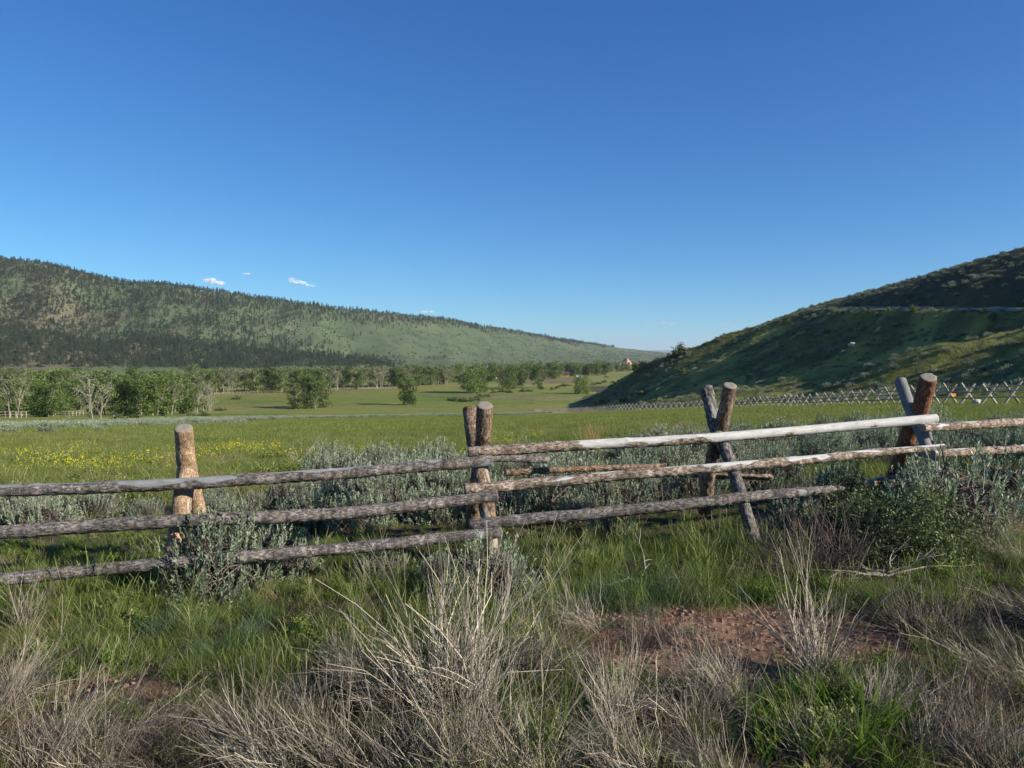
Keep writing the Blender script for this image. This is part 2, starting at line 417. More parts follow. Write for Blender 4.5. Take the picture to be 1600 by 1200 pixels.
_f = gm.math('ADD', gm.math('ADD', gm.math('MULTIPLY', _a, .8), gm.math('MULTIPLY', _b, .7)), gm.math('MULTIPLY', _d, .8))
_f = gm.math('SUBTRACT', _f, .15)
_v = gm.n('ShaderNodeVectorMath', operation='SCALE', ins={0: _c, 'Scale': _f})
_bp = gm.n('ShaderNodeBump', ins={'Strength': .8, 'Distance': .05, 'Height': _a})
_bp2 = gm.n('ShaderNodeBump', ins={'Strength': .7, 'Distance': 1.0, 'Height': _b, 'Normal': _bp.outputs[0]})
GROUND = gm.done(gm.n('ShaderNodeBsdfPrincipled', ins={'Base Color': _v.outputs[0], 'Roughness': .95, 'Specular IOR Level': .1, 'Normal': _bp2.outputs[0]}).outputs[0])

def build_ground():
    th = np.concatenate([np.linspace(-180, -48, 60)[:-1], np.linspace(-48, 48, 1050), np.linspace(48, 180, 60)[1:]]) * np.pi / 180
    th[-1] = np.pi
    rr = np.concatenate([[0.0], np.geomspace(.7, 22000, 760)])
    T, RR = np.meshgrid(th, rr)
    x = (RR * np.sin(T)).ravel(); y = (RR * np.cos(T)).ravel()
    z, tl, tr = Zt(x, y)
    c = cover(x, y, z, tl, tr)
    nt_, nr = len(th), len(rr)
    i = (np.arange(nr - 1)[:, None] * nt_ + np.arange(nt_ - 1)[None])
    Q = np.stack([i, i + 1, i + nt_ + 1, i + nt_], -1).reshape(-1, 4)[:, ::-1]
    V = np.stack([x, y, z], -1)
    cx = x[Q].mean(1); cy = y[Q].mean(1); qtl = tl[Q].mean(1); qtr = tr[Q].mean(1)
    hr = (qtr > 0) & (cy < 620) & (cy > -400)
    hl = (qtl > 0) & ~hr
    for nm, mk in (('ground', ~hr & ~hl), ('hill', hr), ('hill', hl)):
        q = Q[mk]; u, inv = np.unique(q, return_inverse=True)
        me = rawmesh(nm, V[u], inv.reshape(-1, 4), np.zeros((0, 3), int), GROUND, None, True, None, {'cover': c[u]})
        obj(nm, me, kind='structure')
build_ground()

# ------------------------------------------------------------------ logs
def log_mesh(name, C, rad, mat, seed, bark_fn, m=40, step=.012, rough=1.0, cap=(True, True)):
    """C: control points [k,3] of the centre line, rad: radii [k]"""
    C = np.asarray(C, float); seg = np.linalg.norm(np.diff(C, axis=0), axis=1); s = np.concatenate([[0], np.cumsum(seg)])
    n = max(12, int(s[-1] / step)); t = np.linspace(0, s[-1], n)
    Pc = np.stack([np.interp(t, s, C[:, i]) for i in range(3)], -1)
    ker = np.hanning(max(5, n // 12 * 2 + 1)); ker /= ker.sum(); h = len(ker) // 2
    for i in range(3):
        lo = Pc[0, i] * 2 - Pc[1:h + 1, i][::-1]; hi = Pc[-1, i] * 2 - Pc[-h - 1:-1, i][::-1]
        Pc[:, i] = np.convolve(np.concatenate([lo, Pc[:, i], hi]), ker, 'valid')
    r = np.interp(t, s, rad)
    Pc[:, 0] += 0; Pc += (.006 * np.stack([fbm(t / .5, 3.3 * i, seed, 5 + i, 2) for i in range(3)], -1)) * rough
    d = unit(np.gradient(Pc, axis=0))
    ref = np.array([0, 0, 1.]) if abs(d[:, 2].mean()) < .8 else np.array([0, 1., 0])
    u = unit(np.cross(d, ref)); v = np.cross(d, u)
    a = np.arange(m) * 2 * np.pi / m
    A, Tt = np.meshgrid(a, t)
    cx, sx = np.cos(A), np.sin(A)
    nx, ny, nz = cx * r[:, None] * 1.0, sx * r[:, None], Tt
    big = fbm(nx / .06, ny / .06, nz / .25 + seed, 11, 3)
    fl = fbm(nx / .022, ny / .022, nz / .035 + seed, 12, 4, .6)
    bark = np.clip(bark_fn(Tt / s[-1], A, big), 0, 1)
    bark = np.clip(bark + .18 * fl, 0, 1)
    knots = np.zeros_like(Tt)
    rk = np.random.default_rng(seed + 5)
    for _ in range(int(s[-1] * 3.0)):
        kt, ka = rk.uniform(0, s[-1]), rk.uniform(0, 2 * np.pi)
        dd = ((Tt - kt) ** 2 + ((np.angle(np.exp(1j * (A - ka)))) * r[:, None]) ** 2)
        knots += np.exp(-dd / (2 * (.009 + .006 * rk.random()) ** 2)) * rk.uniform(.3, 1)
    RRr = r[:, None] * (1 + .035 * big) + (bark > .5) * (.003 + .010 * np.clip(fl, -.3, 1)) * rough + .008 * knots * rough
    V = Pc[:, None] + RRr[..., None] * (u[:, None] * cx[..., None] + v[:, None] * sx[..., None])
    V = V.reshape(-1, 3)
    i = np.arange(n - 1)[:, None] * m + np.arange(m)[None]; j = np.arange(n - 1)[:, None] * m + (np.arange(m)[None] + 1) % m
    Q = np.stack([i, j, j + m, i + m], -1).reshape(-1, 4)
    bk = bark.ravel(); al = (Tt * 7 + seed).ravel(); gr = (A * r.mean() * 190).ravel()
    gr = np.minimum(gr, (2 * np.pi * r.mean() * 190) - gr)
    V = list([V]); Qs = [Q]; bks = [bk]; als = [al]; grs = [gr]; cps = [np.zeros(n * m)]; base_ = n * m
    for end, (idx, sg) in enumerate(((0, -1), (n - 1, 1))):
        if not cap[end]: continue
        ring = V[0][idx * m:(idx + 1) * m]; cen = ring.mean(0)
        rings = [cen + (ring - cen) * f + d[idx] * sg * hh for f, hh in ((.93, .004), (.6, .006), (.3, .005), (.02, .004))]
        prev = np.arange(m) + idx * m
        for kk, rg in enumerate(rings):
            cur = np.arange(m) + base_
            q = np.stack([prev, np.roll(prev, -1), np.roll(cur, -1), cur], -1)
            if sg < 0: q = q[:, ::-1]
            Qs.append(q); V.append(rg); base_ += m; prev = cur
            bks.append(np.zeros(m)); cps.append(np.ones(m)); als.append(np.full(m, seed * 1.0)); grs.append(np.full(m, (4, 9, 15, 20)[kk] * 1.0) + .5 * np.cos(a * 3))
    V = np.concatenate(V)
    return rawmesh(name, V, np.concatenate(Qs), np.zeros((0, 3), int), mat, None, True, {'bark': np.concatenate(bks), 'along': np.concatenate(als), 'grain': np.concatenate(grs), 'cap': np.concatenate(cps)})
full = lambda t, a, b: .85 + .5 * b
def patchy(amount, bot=0.0):
    def f(t, a, b): return .5 + 2.2 * (b + amount) + bot * np.sin(a) * 1.0
    return f
fence = bpy.data.objects.new('log_fence', None); COL.objects.link(fence)
fence.location = P(750, 860, 6.0)
tag(fence, 'weathered buck and rail log fence with crossed posts standing among sagebrush', 'fence')
FI = Vector(fence.location)
def flog(name, pts, style, seed, fn, label=None, **kw):
    """pts: (px, py, D, thickness px)"""
    C = [P(p[0], p[1], p[2]) - np.array(FI) for p in pts]
    rad = [p[3] / F * p[2] / 2 for p in pts]
    me = log_mesh(name, C, rad, LG[style], seed, fn, **kw)
    o = obj(name, me, fence)
    if label: o['label'] = label
    return o
def leg(pts, *a, **k): return flog('post', pts, *a, **k)
# crossed posts: tall legs (top towards the camera) and front legs (foot towards the camera)
leg([(287, 668, 5.42, 26), (290, 720, 5.52, 27), (299, 760, 5.62, 27), (312, 825, 5.86, 27), (321, 885, 6.05, 27)], 'tan', 1, lambda t, a, b: .9 + b, 'straight tan post with a sawn grey top and flaky pale bark')
leg([(292, 735, 5.44, 27), (288, 760, 5.36, 28), (281, 815, 5.22, 28), (272, 880, 5.08, 28), (266, 935, 4.98, 28)], 'tan', 2, patchy(.15), 'short light post patchy with bare wood')
leg([(757, 633, 5.84, 25), (754, 690, 5.98, 24), (748, 740, 6.1, 23), (741, 800, 6.3, 23), (737, 850, 6.5, 24)], 'brown', 3, lambda t, a, b: .8 + b, 'thick brown post with orange bark patches')
leg([(734, 638, 6.32, 22), (741, 690, 6.2, 23), (752, 738, 6.02, 24), (762, 797, 5.82, 24), (771, 865, 5.6, 20), (776, 910, 5.5, 20)], 'brown', 4, patchy(.25), 'grey and brown post behind the thick one')
leg([(1140, 603, 6.05, 20), (1128, 665, 6.22, 20), (1113, 715, 6.42, 20), (1106, 750, 6.55, 20), (1102, 800, 6.75, 20)], 'brown', 5, lambda t, a, b: .85 + b, 'brown post leaning right with pale sawn top')
leg([(1103, 606, 6.45, 19), (1116, 665, 6.28, 19), (1134, 706, 6.1, 18), (1151, 753, 5.93, 18), (1164, 797, 5.78, 18), (1179, 845, 5.65, 18)], 'grey', 6, patchy(.5), 'dark grey barked post leaning left')
leg([(1450, 590, 6.55, 24), (1438, 640, 6.72, 24), (1421, 678, 6.9, 24), (1407, 717, 7.05, 24), (1392, 765, 7.25, 24)], 'red', 7, lambda t, a, b: .95 + .6 * b, 'red brown post leaning right over the white rail')
leg([(1407, 594, 6.95, 18), (1422, 637, 6.8, 18), (1442, 683, 6.62, 17), (1460, 730, 6.45, 17), (1482, 795, 6.28, 17)], 'slate', 8, lambda t, a, b: .12 + .8 * b * (t < .25), 'smooth blue grey post leaning left')
leg([(1449, 672, 6.95, 8), (1459, 715, 6.9, 8)], 'slate', 9, lambda t, a, b: .1 + b, 'thin grey brace stake beside the blue grey post')
# rails
def rail(pts, *a, **k): return flog('rail', pts, *a, **k)
rail([(-90, 771, 5.0, 18), (0, 766, 5.05, 18), (150, 762, 5.13, 18), (288, 755, 5.21, 18), (430, 747, 5.35, 17.5), (600, 734, 5.57, 17.5), (768, 720, 5.8, 17)], 'grey', 11,
     lambda t, a, b: .66 + 1.6 * b + 1.2 * np.sin(a - .25) * (1 - sstep(.62, .8, t)) * sstep(.08, .22, t) * (.5 + .6 * np.sin(t * 19 + .8)), 'upper rail bare grey on top with bark below')
rail([(-90, 838, 4.85, 20), (0, 831, 4.9, 20), (270, 815, 5.07, 19.5), (540, 802, 5.36, 18), (775, 775, 5.68, 17)], 'grey', 12, full, 'middle rail fully covered in dark bark')
rail([(-90, 910, 4.7, 18), (0, 905, 4.75, 18), (130, 892, 4.85, 18), (262, 880, 4.95, 17), (330, 874, 5.0, 17), (540, 857, 5.24, 17), (783, 832, 5.52, 17)], 'grey', 13, lambda t, a, b: .72 + 1.3 * b, 'bottom rail half hidden in the sagebrush')
rail([(733, 706, 5.86, 15.5), (870, 698, 5.94, 15.5), (1000, 690.5, 6.02, 15.5), (1130, 682, 6.1, 15), (1300, 669, 6.33, 14.5), (1462, 654, 6.5, 15)], 'white', 14,
     lambda t, a, b: .75 * (1 - sstep(.12, .34, t)) + .12 + 1.7 * b + (.55 * np.sin(a) - .15) * sstep(.1, .3, t) - .25 * sstep(.6, 1, t), 'long bright white rail stripped of bark')
rail([(727, 764, 5.68, 16), (800, 758, 5.74, 16), (899, 750, 5.8, 15.5), (960, 743, 5.83, 15), (1130, 730.5, 5.93, 14.5), (1236, 721.5, 6.06, 14), (1380, 706, 6.28, 11.5), (1474, 698, 6.42, 9)], 'white', 15,
     lambda t, a, b: .72 + 1.9 * b + .75 * np.sin(a + .1) * sstep(.3, .55, t), 'middle rail pale on top and brown below')
rail([(735, 820, 5.54, 17), (870, 808, 5.6, 17), (1000, 794.5, 5.65, 16.5), (1155, 778.5, 5.74, 15.5), (1250, 769, 5.95, 14), (1300, 764.5, 6.05, 10), (1318, 763, 6.1, 3)], 'grey', 16,
     lambda t, a, b: .85 + 1.5 * b - .3 * sstep(.6, 1, t), 'lowest rail with a broken pointed end')
rail([(1442, 668, 6.42, 12), (1600, 659, 6.9, 12.5), (1720, 652, 7.2, 12.5)], 'white', 17, lambda t, a, b: .75 + 2.2 * b, 'speckled upper rail beyond the last crossed posts')
rail([(1458, 709, 6.36, 12), (1600, 701, 6.8, 12), (1720, 694, 7.1, 12)], 'white', 18, lambda t, a, b: .7 + 2.2 * b, 'speckled middle rail beyond the last crossed posts')
rail([(1362, 755, 6.6, 13), (1400, 748, 6.7, 12), (1440, 745, 6.85, 11), (1620, 738, 7.3, 12)], 'white', 19, lambda t, a, b: .8 + 1.2 * b, 'low pale rail behind the green bush')
rail([(748, 714, 6.4, 11), (854, 718, 6.75, 11)], 'grey', 20, full, 'short dark log stub behind the rails')
rail([(790, 738, 7.0, 9), (960, 731, 7.15, 8), (1040, 728, 7.2, 7)], 'brown', 21, full, 'thin back rail low behind the crossed posts')
rail([(1080, 742, 6.75, 9), (1205, 746, 7.1, 8)], 'brown', 22, patchy(.2), 'short back rail near the ground')

# ------------------------------------------------------------------ plant meshes
def grass_mesh(name, mat, n, rad, h, w, seed, spread=.45, bendk=.35, tint=(0, 1), k=4, hvar=.5, extra=None):
    r = np.random.default_rng(seed); mb = MB()
    a = r.uniform(0, 2 * np.pi, n); rr = rad * np.sqrt(r.random(n))
    p0 = np.stack([rr * np.cos(a), rr * np.sin(a), np.full(n, -.02)], -1)
    d = unit(np.stack([r.normal(0, spread, n), r.normal(0, spread, n), np.ones(n)], -1))
    L = h * (1 - hvar * r.random(n))
    out = unit(np.stack([d[:, 0], d[:, 1], np.zeros(n)], -1))
    bend = out * (bendk * r.uniform(.2, 1.3, n))[:, None] - np.array([0, 0, 1.]) * (bendk * .7 * r.random(n))[:, None]
    Pt = paths(p0, d, L, bend, k)
    W = w * (1 - np.linspace(0, 1, k) ** 1.6 * .95)[None] * r.uniform(.6, 1.2, n)[:, None]
    sd = rdir(n, -.2, .2, r)
    mb.ribbons(Pt, W, sd, r.uniform(*tint, n))
    if extra: extra(mb, r)
    return mb.mesh(name, mat)
def seedheads(n, rad, h, tint):
    def f(mb, r):
        a = r.uniform(0, 2 * np.pi, n); rr = rad * np.sqrt(r.random(n))
        p0 = np.stack([rr * np.cos(a), rr * np.sin(a), np.zeros(n)], -1)
        d = unit(np.stack([r.normal(0, .22, n), r.normal(0, .22, n), np.ones(n)], -1)); L = h * r.uniform(.75, 1.1, n)
        b = np.stack([r.normal(0, .18, n), r.normal(0, .18, n), -.12 * np.ones(n)], -1)
        Pt = paths(p0, d, L, b, 6)
        mb.tubes(Pt, np.tile([.0011, .001, .001, .001, .003, .0008], (n, 1)), np.full(n, tint) + r.uniform(-.1, .1, n))
    return f
def dry_mesh(name, mat, n, h, seed, cone=.55, base=.10, comb=(0, 0), rad=.0024, twigs=2):
    r = np.random.default_rng(seed); mb = MB()
    a = r.uniform(0, 2 * np.pi, n); rr = base * np.sqrt(r.random(n))
    p0 = np.stack([rr * np.cos(a), rr * np.sin(a), np.full(n, -.02)], -1)
    d = unit(np.stack([r.normal(comb[0], cone, n), r.normal(comb[1], cone, n), np.full(n, 1.0)], -1) + p0 * 3)
    L = h * (.35 + .8 * r.random(n) ** 1.3)
    b = np.stack([r.normal(0, .24, n), r.normal(0, .24, n), r.uniform(-.3, .32, n)], -1)
    Pt = paths(p0, d, L, b, 6)
    Pt[:, 1:] += r.normal(0, .009, (n, 5, 3))
    rd = rad * r.uniform(.5, 1.25, n)
    mb.tubes(Pt, rd[:, None] * np.linspace(1.25, .45, 6)[None], np.clip(r.normal(.5, .28, n), 0, 1))
    for i in range(twigs):
        f = r.uniform(.35, .85, n); idx = f * 5; i0 = idx.astype(int); fr = (idx - i0)[:, None]
        q0 = Pt[np.arange(n), i0] * (1 - fr) + Pt[np.arange(n), np.minimum(i0 + 1, 5)] * fr
        dd = unit(unit(Pt[:, -1] - Pt[:, 0]) + r.normal(0, .3, (n, 3)))
        Pq = paths(q0, dd, L * r.uniform(.15, .45, n), b * .8, 4)
        mb.tubes(Pq, (rd * .6)[:, None] * np.linspace(1, .5, 4)[None], np.clip(r.normal(.45, .28, n), 0, 1))
    return mb.mesh(name, mat)
def sage_meshes(seed, h=.5, w=.42, nsh=230, lf=22, lsize=1.0, bare=.12):
    """returns stem mesh, foliage mesh"""
    r = np.random.default_rng(seed)
    st = MB(); n = 16
    a = r.uniform(0, 2 * np.pi, n)
    d = unit(np.stack([np.cos(a) * r.uniform(.2, 1.1, n), np.sin(a) * r.uniform(.2, 1.1, n), np.ones(n) * .8], -1))
    L = h * r.uniform(.6, .95, n)
    Pt = paths(np.zeros((n, 3)) + r.normal(0, .02, (n, 3)) * [1, 1, 0], d, L, np.stack([r.normal(0, .2, n), r.normal(0, .2, n), np.full(n, .15)], -1), 6)
    Pt[:, 1:] += r.normal(0, .012, (n, 5, 3))
    st.tubes(Pt, np.linspace(.009, .003, 6)[None] * r.uniform(.6, 1.3, n)[:, None], r.uniform(.1, .8, n), 4)
    fo = MB(); m = nsh
    # shoots spread over a lumpy dome
    u = rdir(m, .0, 1, r); u[:, 2] = np.abs(u[:, 2])
    lump = 1 + .28 * noise(u[:, 0] * 2.2, u[:, 1] * 2.2, u[:, 2] * 2 + seed, 7)
    rr = r.uniform(.55, 1, m) ** .6
    tip = u * np.array([w, w, h]) * (lump * rr)[:, None] + np.array([0, 0, .04])
    sl = r.uniform(.11, .25, m) * (h / .5)
    dirs = unit(u * np.array([.55, .55, .3]) + np.array([0, 0, 1.1]) + r.normal(0, .13, (m, 3)))
    p0 = tip - dirs * sl[:, None]
    Ps = paths(p0, dirs, sl, r.normal(0, .08, (m, 3)), 4)
    dead = r.random(m) < bare
    st.tubes(Ps, np.tile(np.linspace(.0028, .0015, 4), (m, 1)), r.uniform(.3, 1, m), 3)
    j = r.integers(0, n, m)
    near = Pt[j, 4]
    st.tubes(np.stack([near, (near + p0) / 2 + r.normal(0, .02, (m, 3)), p0], 1), np.tile([.004, .0035, .0028], (m, 1)), r.uniform(.1, .7, m), 3)
    live = np.nonzero(~dead)[0]
    t = r.uniform(.15, 1.05, (len(live), lf)); t3 = t[..., None]
    c = p0[live][:, None] + dirs[live][:, None] * (t3 * sl[live][:, None, None])
    c = c.reshape(-1, 3); nl = len(c)
    ld = unit(np.repeat(dirs[live], lf, 0) * r.uniform(.7, 1.3, (nl, 1)) + r.normal(0, .40, (nl, 3)))
    ll = r.uniform(.008, .014, nl) * lsize * (h / .5) ** .5
    side = unit(np.cross(ld, rdir(nl, -1, 1, r)))
    tn = np.repeat(np.clip(r.normal(.42, .17, len(live)), 0, 1), lf) + r.normal(0, .10, nl) + .28 * (t.ravel() - .6)
    fo.leaves(c + ld * ll[:, None], ld * ll[:, None], side * (ll * .26)[:, None], np.clip(tn, 0, 1))
    return st.mesh('stem', M['sagestem']), fo.mesh('foliage', M['sage'])
def bush_leaves(name, mat, seed, dims, nl, ls, clump=26, lo=.05):
    r = np.random.default_rng(seed); mb = MB()
    cc = rdir(clump, -.25, 1, r) * r.uniform(.35, .9, (clump, 1)) * np.array(dims) * [1, 1, 1]
    cr = r.uniform(.22, .42, clump)
    j = r.integers(0, clump, nl)
    off = rdir(nl, -1, 1, r) * (r.random(nl) ** .5)[:, None] * cr[j][:, None] * np.array(dims)
    c = cc[j] + off; c[:, 2] = np.abs(c[:, 2]) + lo * dims[2]
    u = rdir(nl, -1, 1, r); v = unit(np.cross(u, rdir(nl, -1, 1, r)))
    s = ls * r.uniform(.5, 1.3, nl)
    mb.leaves(c, u * s[:, None], v * (s * .55)[:, None], np.clip(.5 + .25 * r.standard_normal(clump)[j] + r.normal(0, .15, nl), 0, 1))
    return mb.mesh(name, mat), cc
def tree_meshes(seed, H, W, bole=.28, nl=2600, ls=.34, clumps=34, leafmat='cotton', limbs=12, trunks=1, openness=.5, drop=0.0):
    r = np.random.default_rng(seed); tr = MB(); lf = MB()
    tops = []
    for k in range(trunks):
        b0 = np.array([r.normal(0, W * .12), r.normal(0, W * .12), -.3]) if trunks > 1 else np.array([0, 0, -.3])
        lean = np.array([r.normal(0, .07), r.normal(0, .07), 1.0])
        Lh = H * .82 * r.uniform(.85, 1)
        z = np.linspace(0, 1, 9)
        T = b0 + np.outer(z, lean) * Lh + np.cumsum(r.normal(0, H * .006, (9, 3)), 0) * [1, 1, 0]
        tr.tubes(T[None], (H * .02 * (1 - z * .85) / trunks ** .3 * (1 + .5 * (z < .05)))[None], np.array([.55]), 7)
        for i in range(limbs // trunks + 2):
            f = r.uniform(bole * .8, .95); p = np.array([np.interp(f, z, T[:, c]) for c in range(3)])
            az = r.uniform(0, 2 * np.pi); el = r.uniform(.3, 1.1)
            d = np.array([np.cos(az) * np.cos(el), np.sin(az) * np.cos(el), np.sin(el)])
            L = W * r.uniform(.35, .62) * (1.15 - .55 * abs(f - .55))
            Pp = paths(p[None], d[None], np.array([L]), np.array([[0, 0, .28]]), 6)[0]; Pp[1:] += r.normal(0, L * .02, (5, 3))
            tr.tubes(Pp[None], (H * .0075 * np.linspace(1, .25, 6))[None], np.array([r.uniform(.4, .9)]), 5)
            tops += [Pp[-1], Pp[3] + r.normal(0, .3, 3)]
            for s in range(3):
                q = Pp[r.integers(2, 5)]; dd = unit((d + r.normal(0, .6, 3))[None])[0]
                Pq = paths(q[None], dd[None], np.array([L * .5]), np.array([[0, 0, .2]]), 4)
                tr.tubes(Pq, (H * .0035 * np.linspace(1, .3, 4))[None], np.array([r.uniform(.4, 1)]), 4)
                tops.append(Pq[0, -1])
        tops.append(T[-1])
    tops = np.array(tops)
    sel = r.permutation(len(tops))[:clumps] if len(tops) > clumps else np.arange(len(tops))
    cc = tops[sel] + r.normal(0, W * .03, (len(sel), 3))
    if drop > 0:
        low = cc.copy()[: int(len(cc) * drop)]; low[:, 2] *= r.uniform(.25, .7, len(low)); cc = np.concatenate([cc, low])
    cr = W * r.uniform(.09, .17, len(cc)) * (1.4 - openness * .6)
    pw = cr ** 2 / (cr ** 2).sum()
    j = r.choice(len(cc), nl, p=pw)
    c = cc[j] + rdir(nl, -1, 1, r) * (r.random(nl) ** .4)[:, None] * cr[j][:, None] * [1, 1, .85]
    c[:, 2] = np.clip(c[:, 2], .3, H * 1.02)
    u = rdir(nl, -1, 1, r); v = unit(np.cross(u, rdir(nl, -1, 1, r))); s = ls * r.uniform(.5, 1.3, nl)
    lf.leaves(c, u * s[:, None], v * (s * .7)[:, None], np.clip(.5 + .22 * r.standard_normal(len(cc))[j] + r.normal(0, .15, nl), 0, 1))
    return tr.mesh('trunk', M['trunk']), lf.mesh('crown', M[leafmat])
def pine_mesh(seed, H=12, W=5.2, nl=420, mat='pine', rounded=False):
    r = np.random.default_rng(seed); mb = MB()
    z = np.linspace(0, 1, 5)
    T = np.stack([r.normal(0, .05, 5) * z, r.normal(0, .05, 5) * z, z * H - .5], -1)
    n = nl; f = r.random(n) ** (.8)
    lay = np.floor(f * 11) / 11 + r.normal(0, .018, n)
    prof = (1 - lay) ** (.45 if rounded else .75) * (.35 + .65 * np.minimum(1, lay * 5))
    a = r.uniform(0, 2 * np.pi, n); az = 1 + .3 * np.sin(a * 3 + lay * 20 + seed)
    rad = W / 2 * prof * az * r.uniform(.25, 1, n) ** .6
    c = np.stack([rad * np.cos(a), rad * np.sin(a), H * (.14 + .86 * np.clip(lay, 0, 1)) - rad * .12], -1)
    out = np.stack([np.cos(a), np.sin(a), np.full(n, .1)], -1)
    u = unit(out + r.normal(0, .5, (n, 3))); v = unit(np.cross(u, rdir(n, -1, 1, r)))
    s = .55 * r.uniform(.6, 1.3, n) * H / 12
    mb.leaves(c, u * s[:, None], v * (s * .5)[:, None], np.clip(r.normal(.5, .25, n), 0, 1))
    tm = MB(); tm.tubes(T[None], (H * .018 * (1 - z * .85))[None], np.array([.4]), 5)
    return tm.mesh('trunk', M['pinetrunk']), mb.mesh('crown', M[mat])
def joined(name, *mes):
    """one mesh from several, each keeping its material"""
    V = []; Q = []; A = []; mi = []; n = 0
    for k, me in enumerate(mes):
        nv = len(me.vertices); co = np.empty(nv * 3, np.float32); me.vertices.foreach_get('co', co)
        li = np.empty(len(me.loops), np.int32); me.loops.foreach_get('vertex_index', li)
        t = np.empty(nv, np.float32); me.attributes['tint'].data.foreach_get('value', t)
        V.append(co.reshape(-1, 3)); Q.append(li.reshape(-1, 4) + n); A.append(t); mi.append(np.full(len(li) // 4, k)); n += nv
    me = rawmesh(name, np.concatenate(V), np.concatenate(Q), np.zeros((0, 3), int), None, np.concatenate(A))
    for m in mes: me.materials.append(m.materials[0])
    me.polygons.foreach_set('material_index', np.concatenate(mi).astype(np.int32)); return me

# ------------------------------------------------------------------ instancer for what nobody could count
def scatter(name, meshes, pts, rot, scl, idx, label, cat):
    src = bpy.data.collections.new(name + '_sources')
    for i, me in enumerate(meshes):
        src.objects.link(bpy.data.objects.new('%s_source_%02d' % (name, i), me))
    n = len(pts)
    me = bpy.data.meshes.new(name); me.vertices.add(n); me.vertices.foreach_set('co', np.asarray(pts, np.float32).ravel())
    a = me.attributes.new('idx', 'INT', 'POINT'); a.data.foreach_set('value', np.asarray(idx, np.int32))
    a = me.attributes.new('rot', 'FLOAT_VECTOR', 'POINT'); a.data.foreach_set('vector', np.asarray(rot, np.float32).ravel())
    s3 = np.asarray(scl, np.float32)
    if s3.ndim == 1: s3 = np.repeat(s3[:, None], 3, 1)
    a = me.attributes.new('scl', 'FLOAT_VECTOR', 'POINT'); a.data.foreach_set('vector', s3.ravel())
    o = obj(name, me, label=label, cat=cat, kind='stuff')
    g = bpy.data.node_groups.new(name, 'GeometryNodeTree')
    g.interface.new_socket('Geometry', in_out='INPUT', socket_type='NodeSocketGeometry')
    g.interface.new_socket('Geometry', in_out='OUTPUT', socket_type='NodeSocketGeometry')
    nn = g.nodes.new; L = g.links.new
    gi = nn('NodeGroupInput'); go = nn('NodeGroupOutput'); ci = nn('GeometryNodeCollectionInfo'); ip = nn('GeometryNodeInstanceOnPoints')
    ci.inputs[0].default_value = src; ci.inputs[1].default_value = True; ci.inputs[2].default_value = True
    mp = nn('GeometryNodeMeshToPoints'); L(gi.outputs[0], mp.inputs[0]); L(mp.outputs[0], ip.inputs['Points'])
    L(ci.outputs[0], ip.inputs['Instance']); ip.inputs['Pick Instance'].default_value = True
    for nm, ty, sk in (('idx', 'INT', 'Instance Index'), ('rot', 'FLOAT_VECTOR', 'Rotation'), ('scl', 'FLOAT_VECTOR', 'Scale')):
        x = nn('GeometryNodeInputNamedAttribute'); x.data_type = ty; x.inputs[0].default_value = nm
        L(x.outputs[0], ip.inputs[sk])
    L(ip.outputs[0], go.inputs[0])
    md = o.modifiers.new('scatter', 'NODES'); md.node_group = g
    return o
def rotz(n, tilt=.12, r=rng):
    return np.stack([r.normal(0, tilt, n), r.normal(0, tilt, n), r.uniform(0, 2 * np.pi, n)], -1)
def wedge(n, d0, d1, r=rng, margin=1.0, power=1.0):
    n = int(n * margin / .78)
    """random ground points in the view wedge, uniform in area (power 1) or denser near"""
    u = r.random(n); y = (d0 ** (1 + power) + u * (d1 ** (1 + power) - d0 ** (1 + power))) ** (1 / (1 + power))
    x = r.uniform(-margin, margin, n) * y
    return x, y

# ------------------------------------------------------------------ near grass, litter and forbs (stuff)
GR = [
    grass_mesh('a', M['grass'], 120, .13, .19, .0036, 1, .30, .45),
    grass_mesh('b', M['grass'], 90, .10, .26, .0034, 2, .22, .5, extra=seedheads(4, .08, .34, .85)),
    grass_mesh('c', M['grass'], 70, .09, .36, .0036, 3, .20, .5, extra=seedheads(8, .07, .46, .8)),
    grass_mesh('d', M['bluegrass'], 110, .11, .22, .0036, 4, .28, .4),
    grass_mesh('e', M['grass'], 150, .16, .13, .0040, 5, .45, .35),
    grass_mesh('f', M['tan'], 60, .10, .26, .0030, 6, .40, .4),
    grass_mesh('g', M['cheat'], 110, .15, .13, .0030, 7, .5, .4),
    dry_mesh('h', M['dry'], 20, .24, 8, 1.6, .16, rad=.0013, twigs=1),
    dry_mesh('i', M['drydark'], 36, .20, 9, 1.3, .16, rad=.0013, twigs=2),
    bush_leaves('j', M['grass'], 10, (.12, .12, .16), 520, .011, 14)[0],
    grass_mesh('k', M['broad'], 22, .09, .36, .013, 11, .28, .55, k=6),
    grass_mesh('l', M['grass'], 120, .12, .30, .0034, 12, .16, .35, tint=(.3, 1)),
]
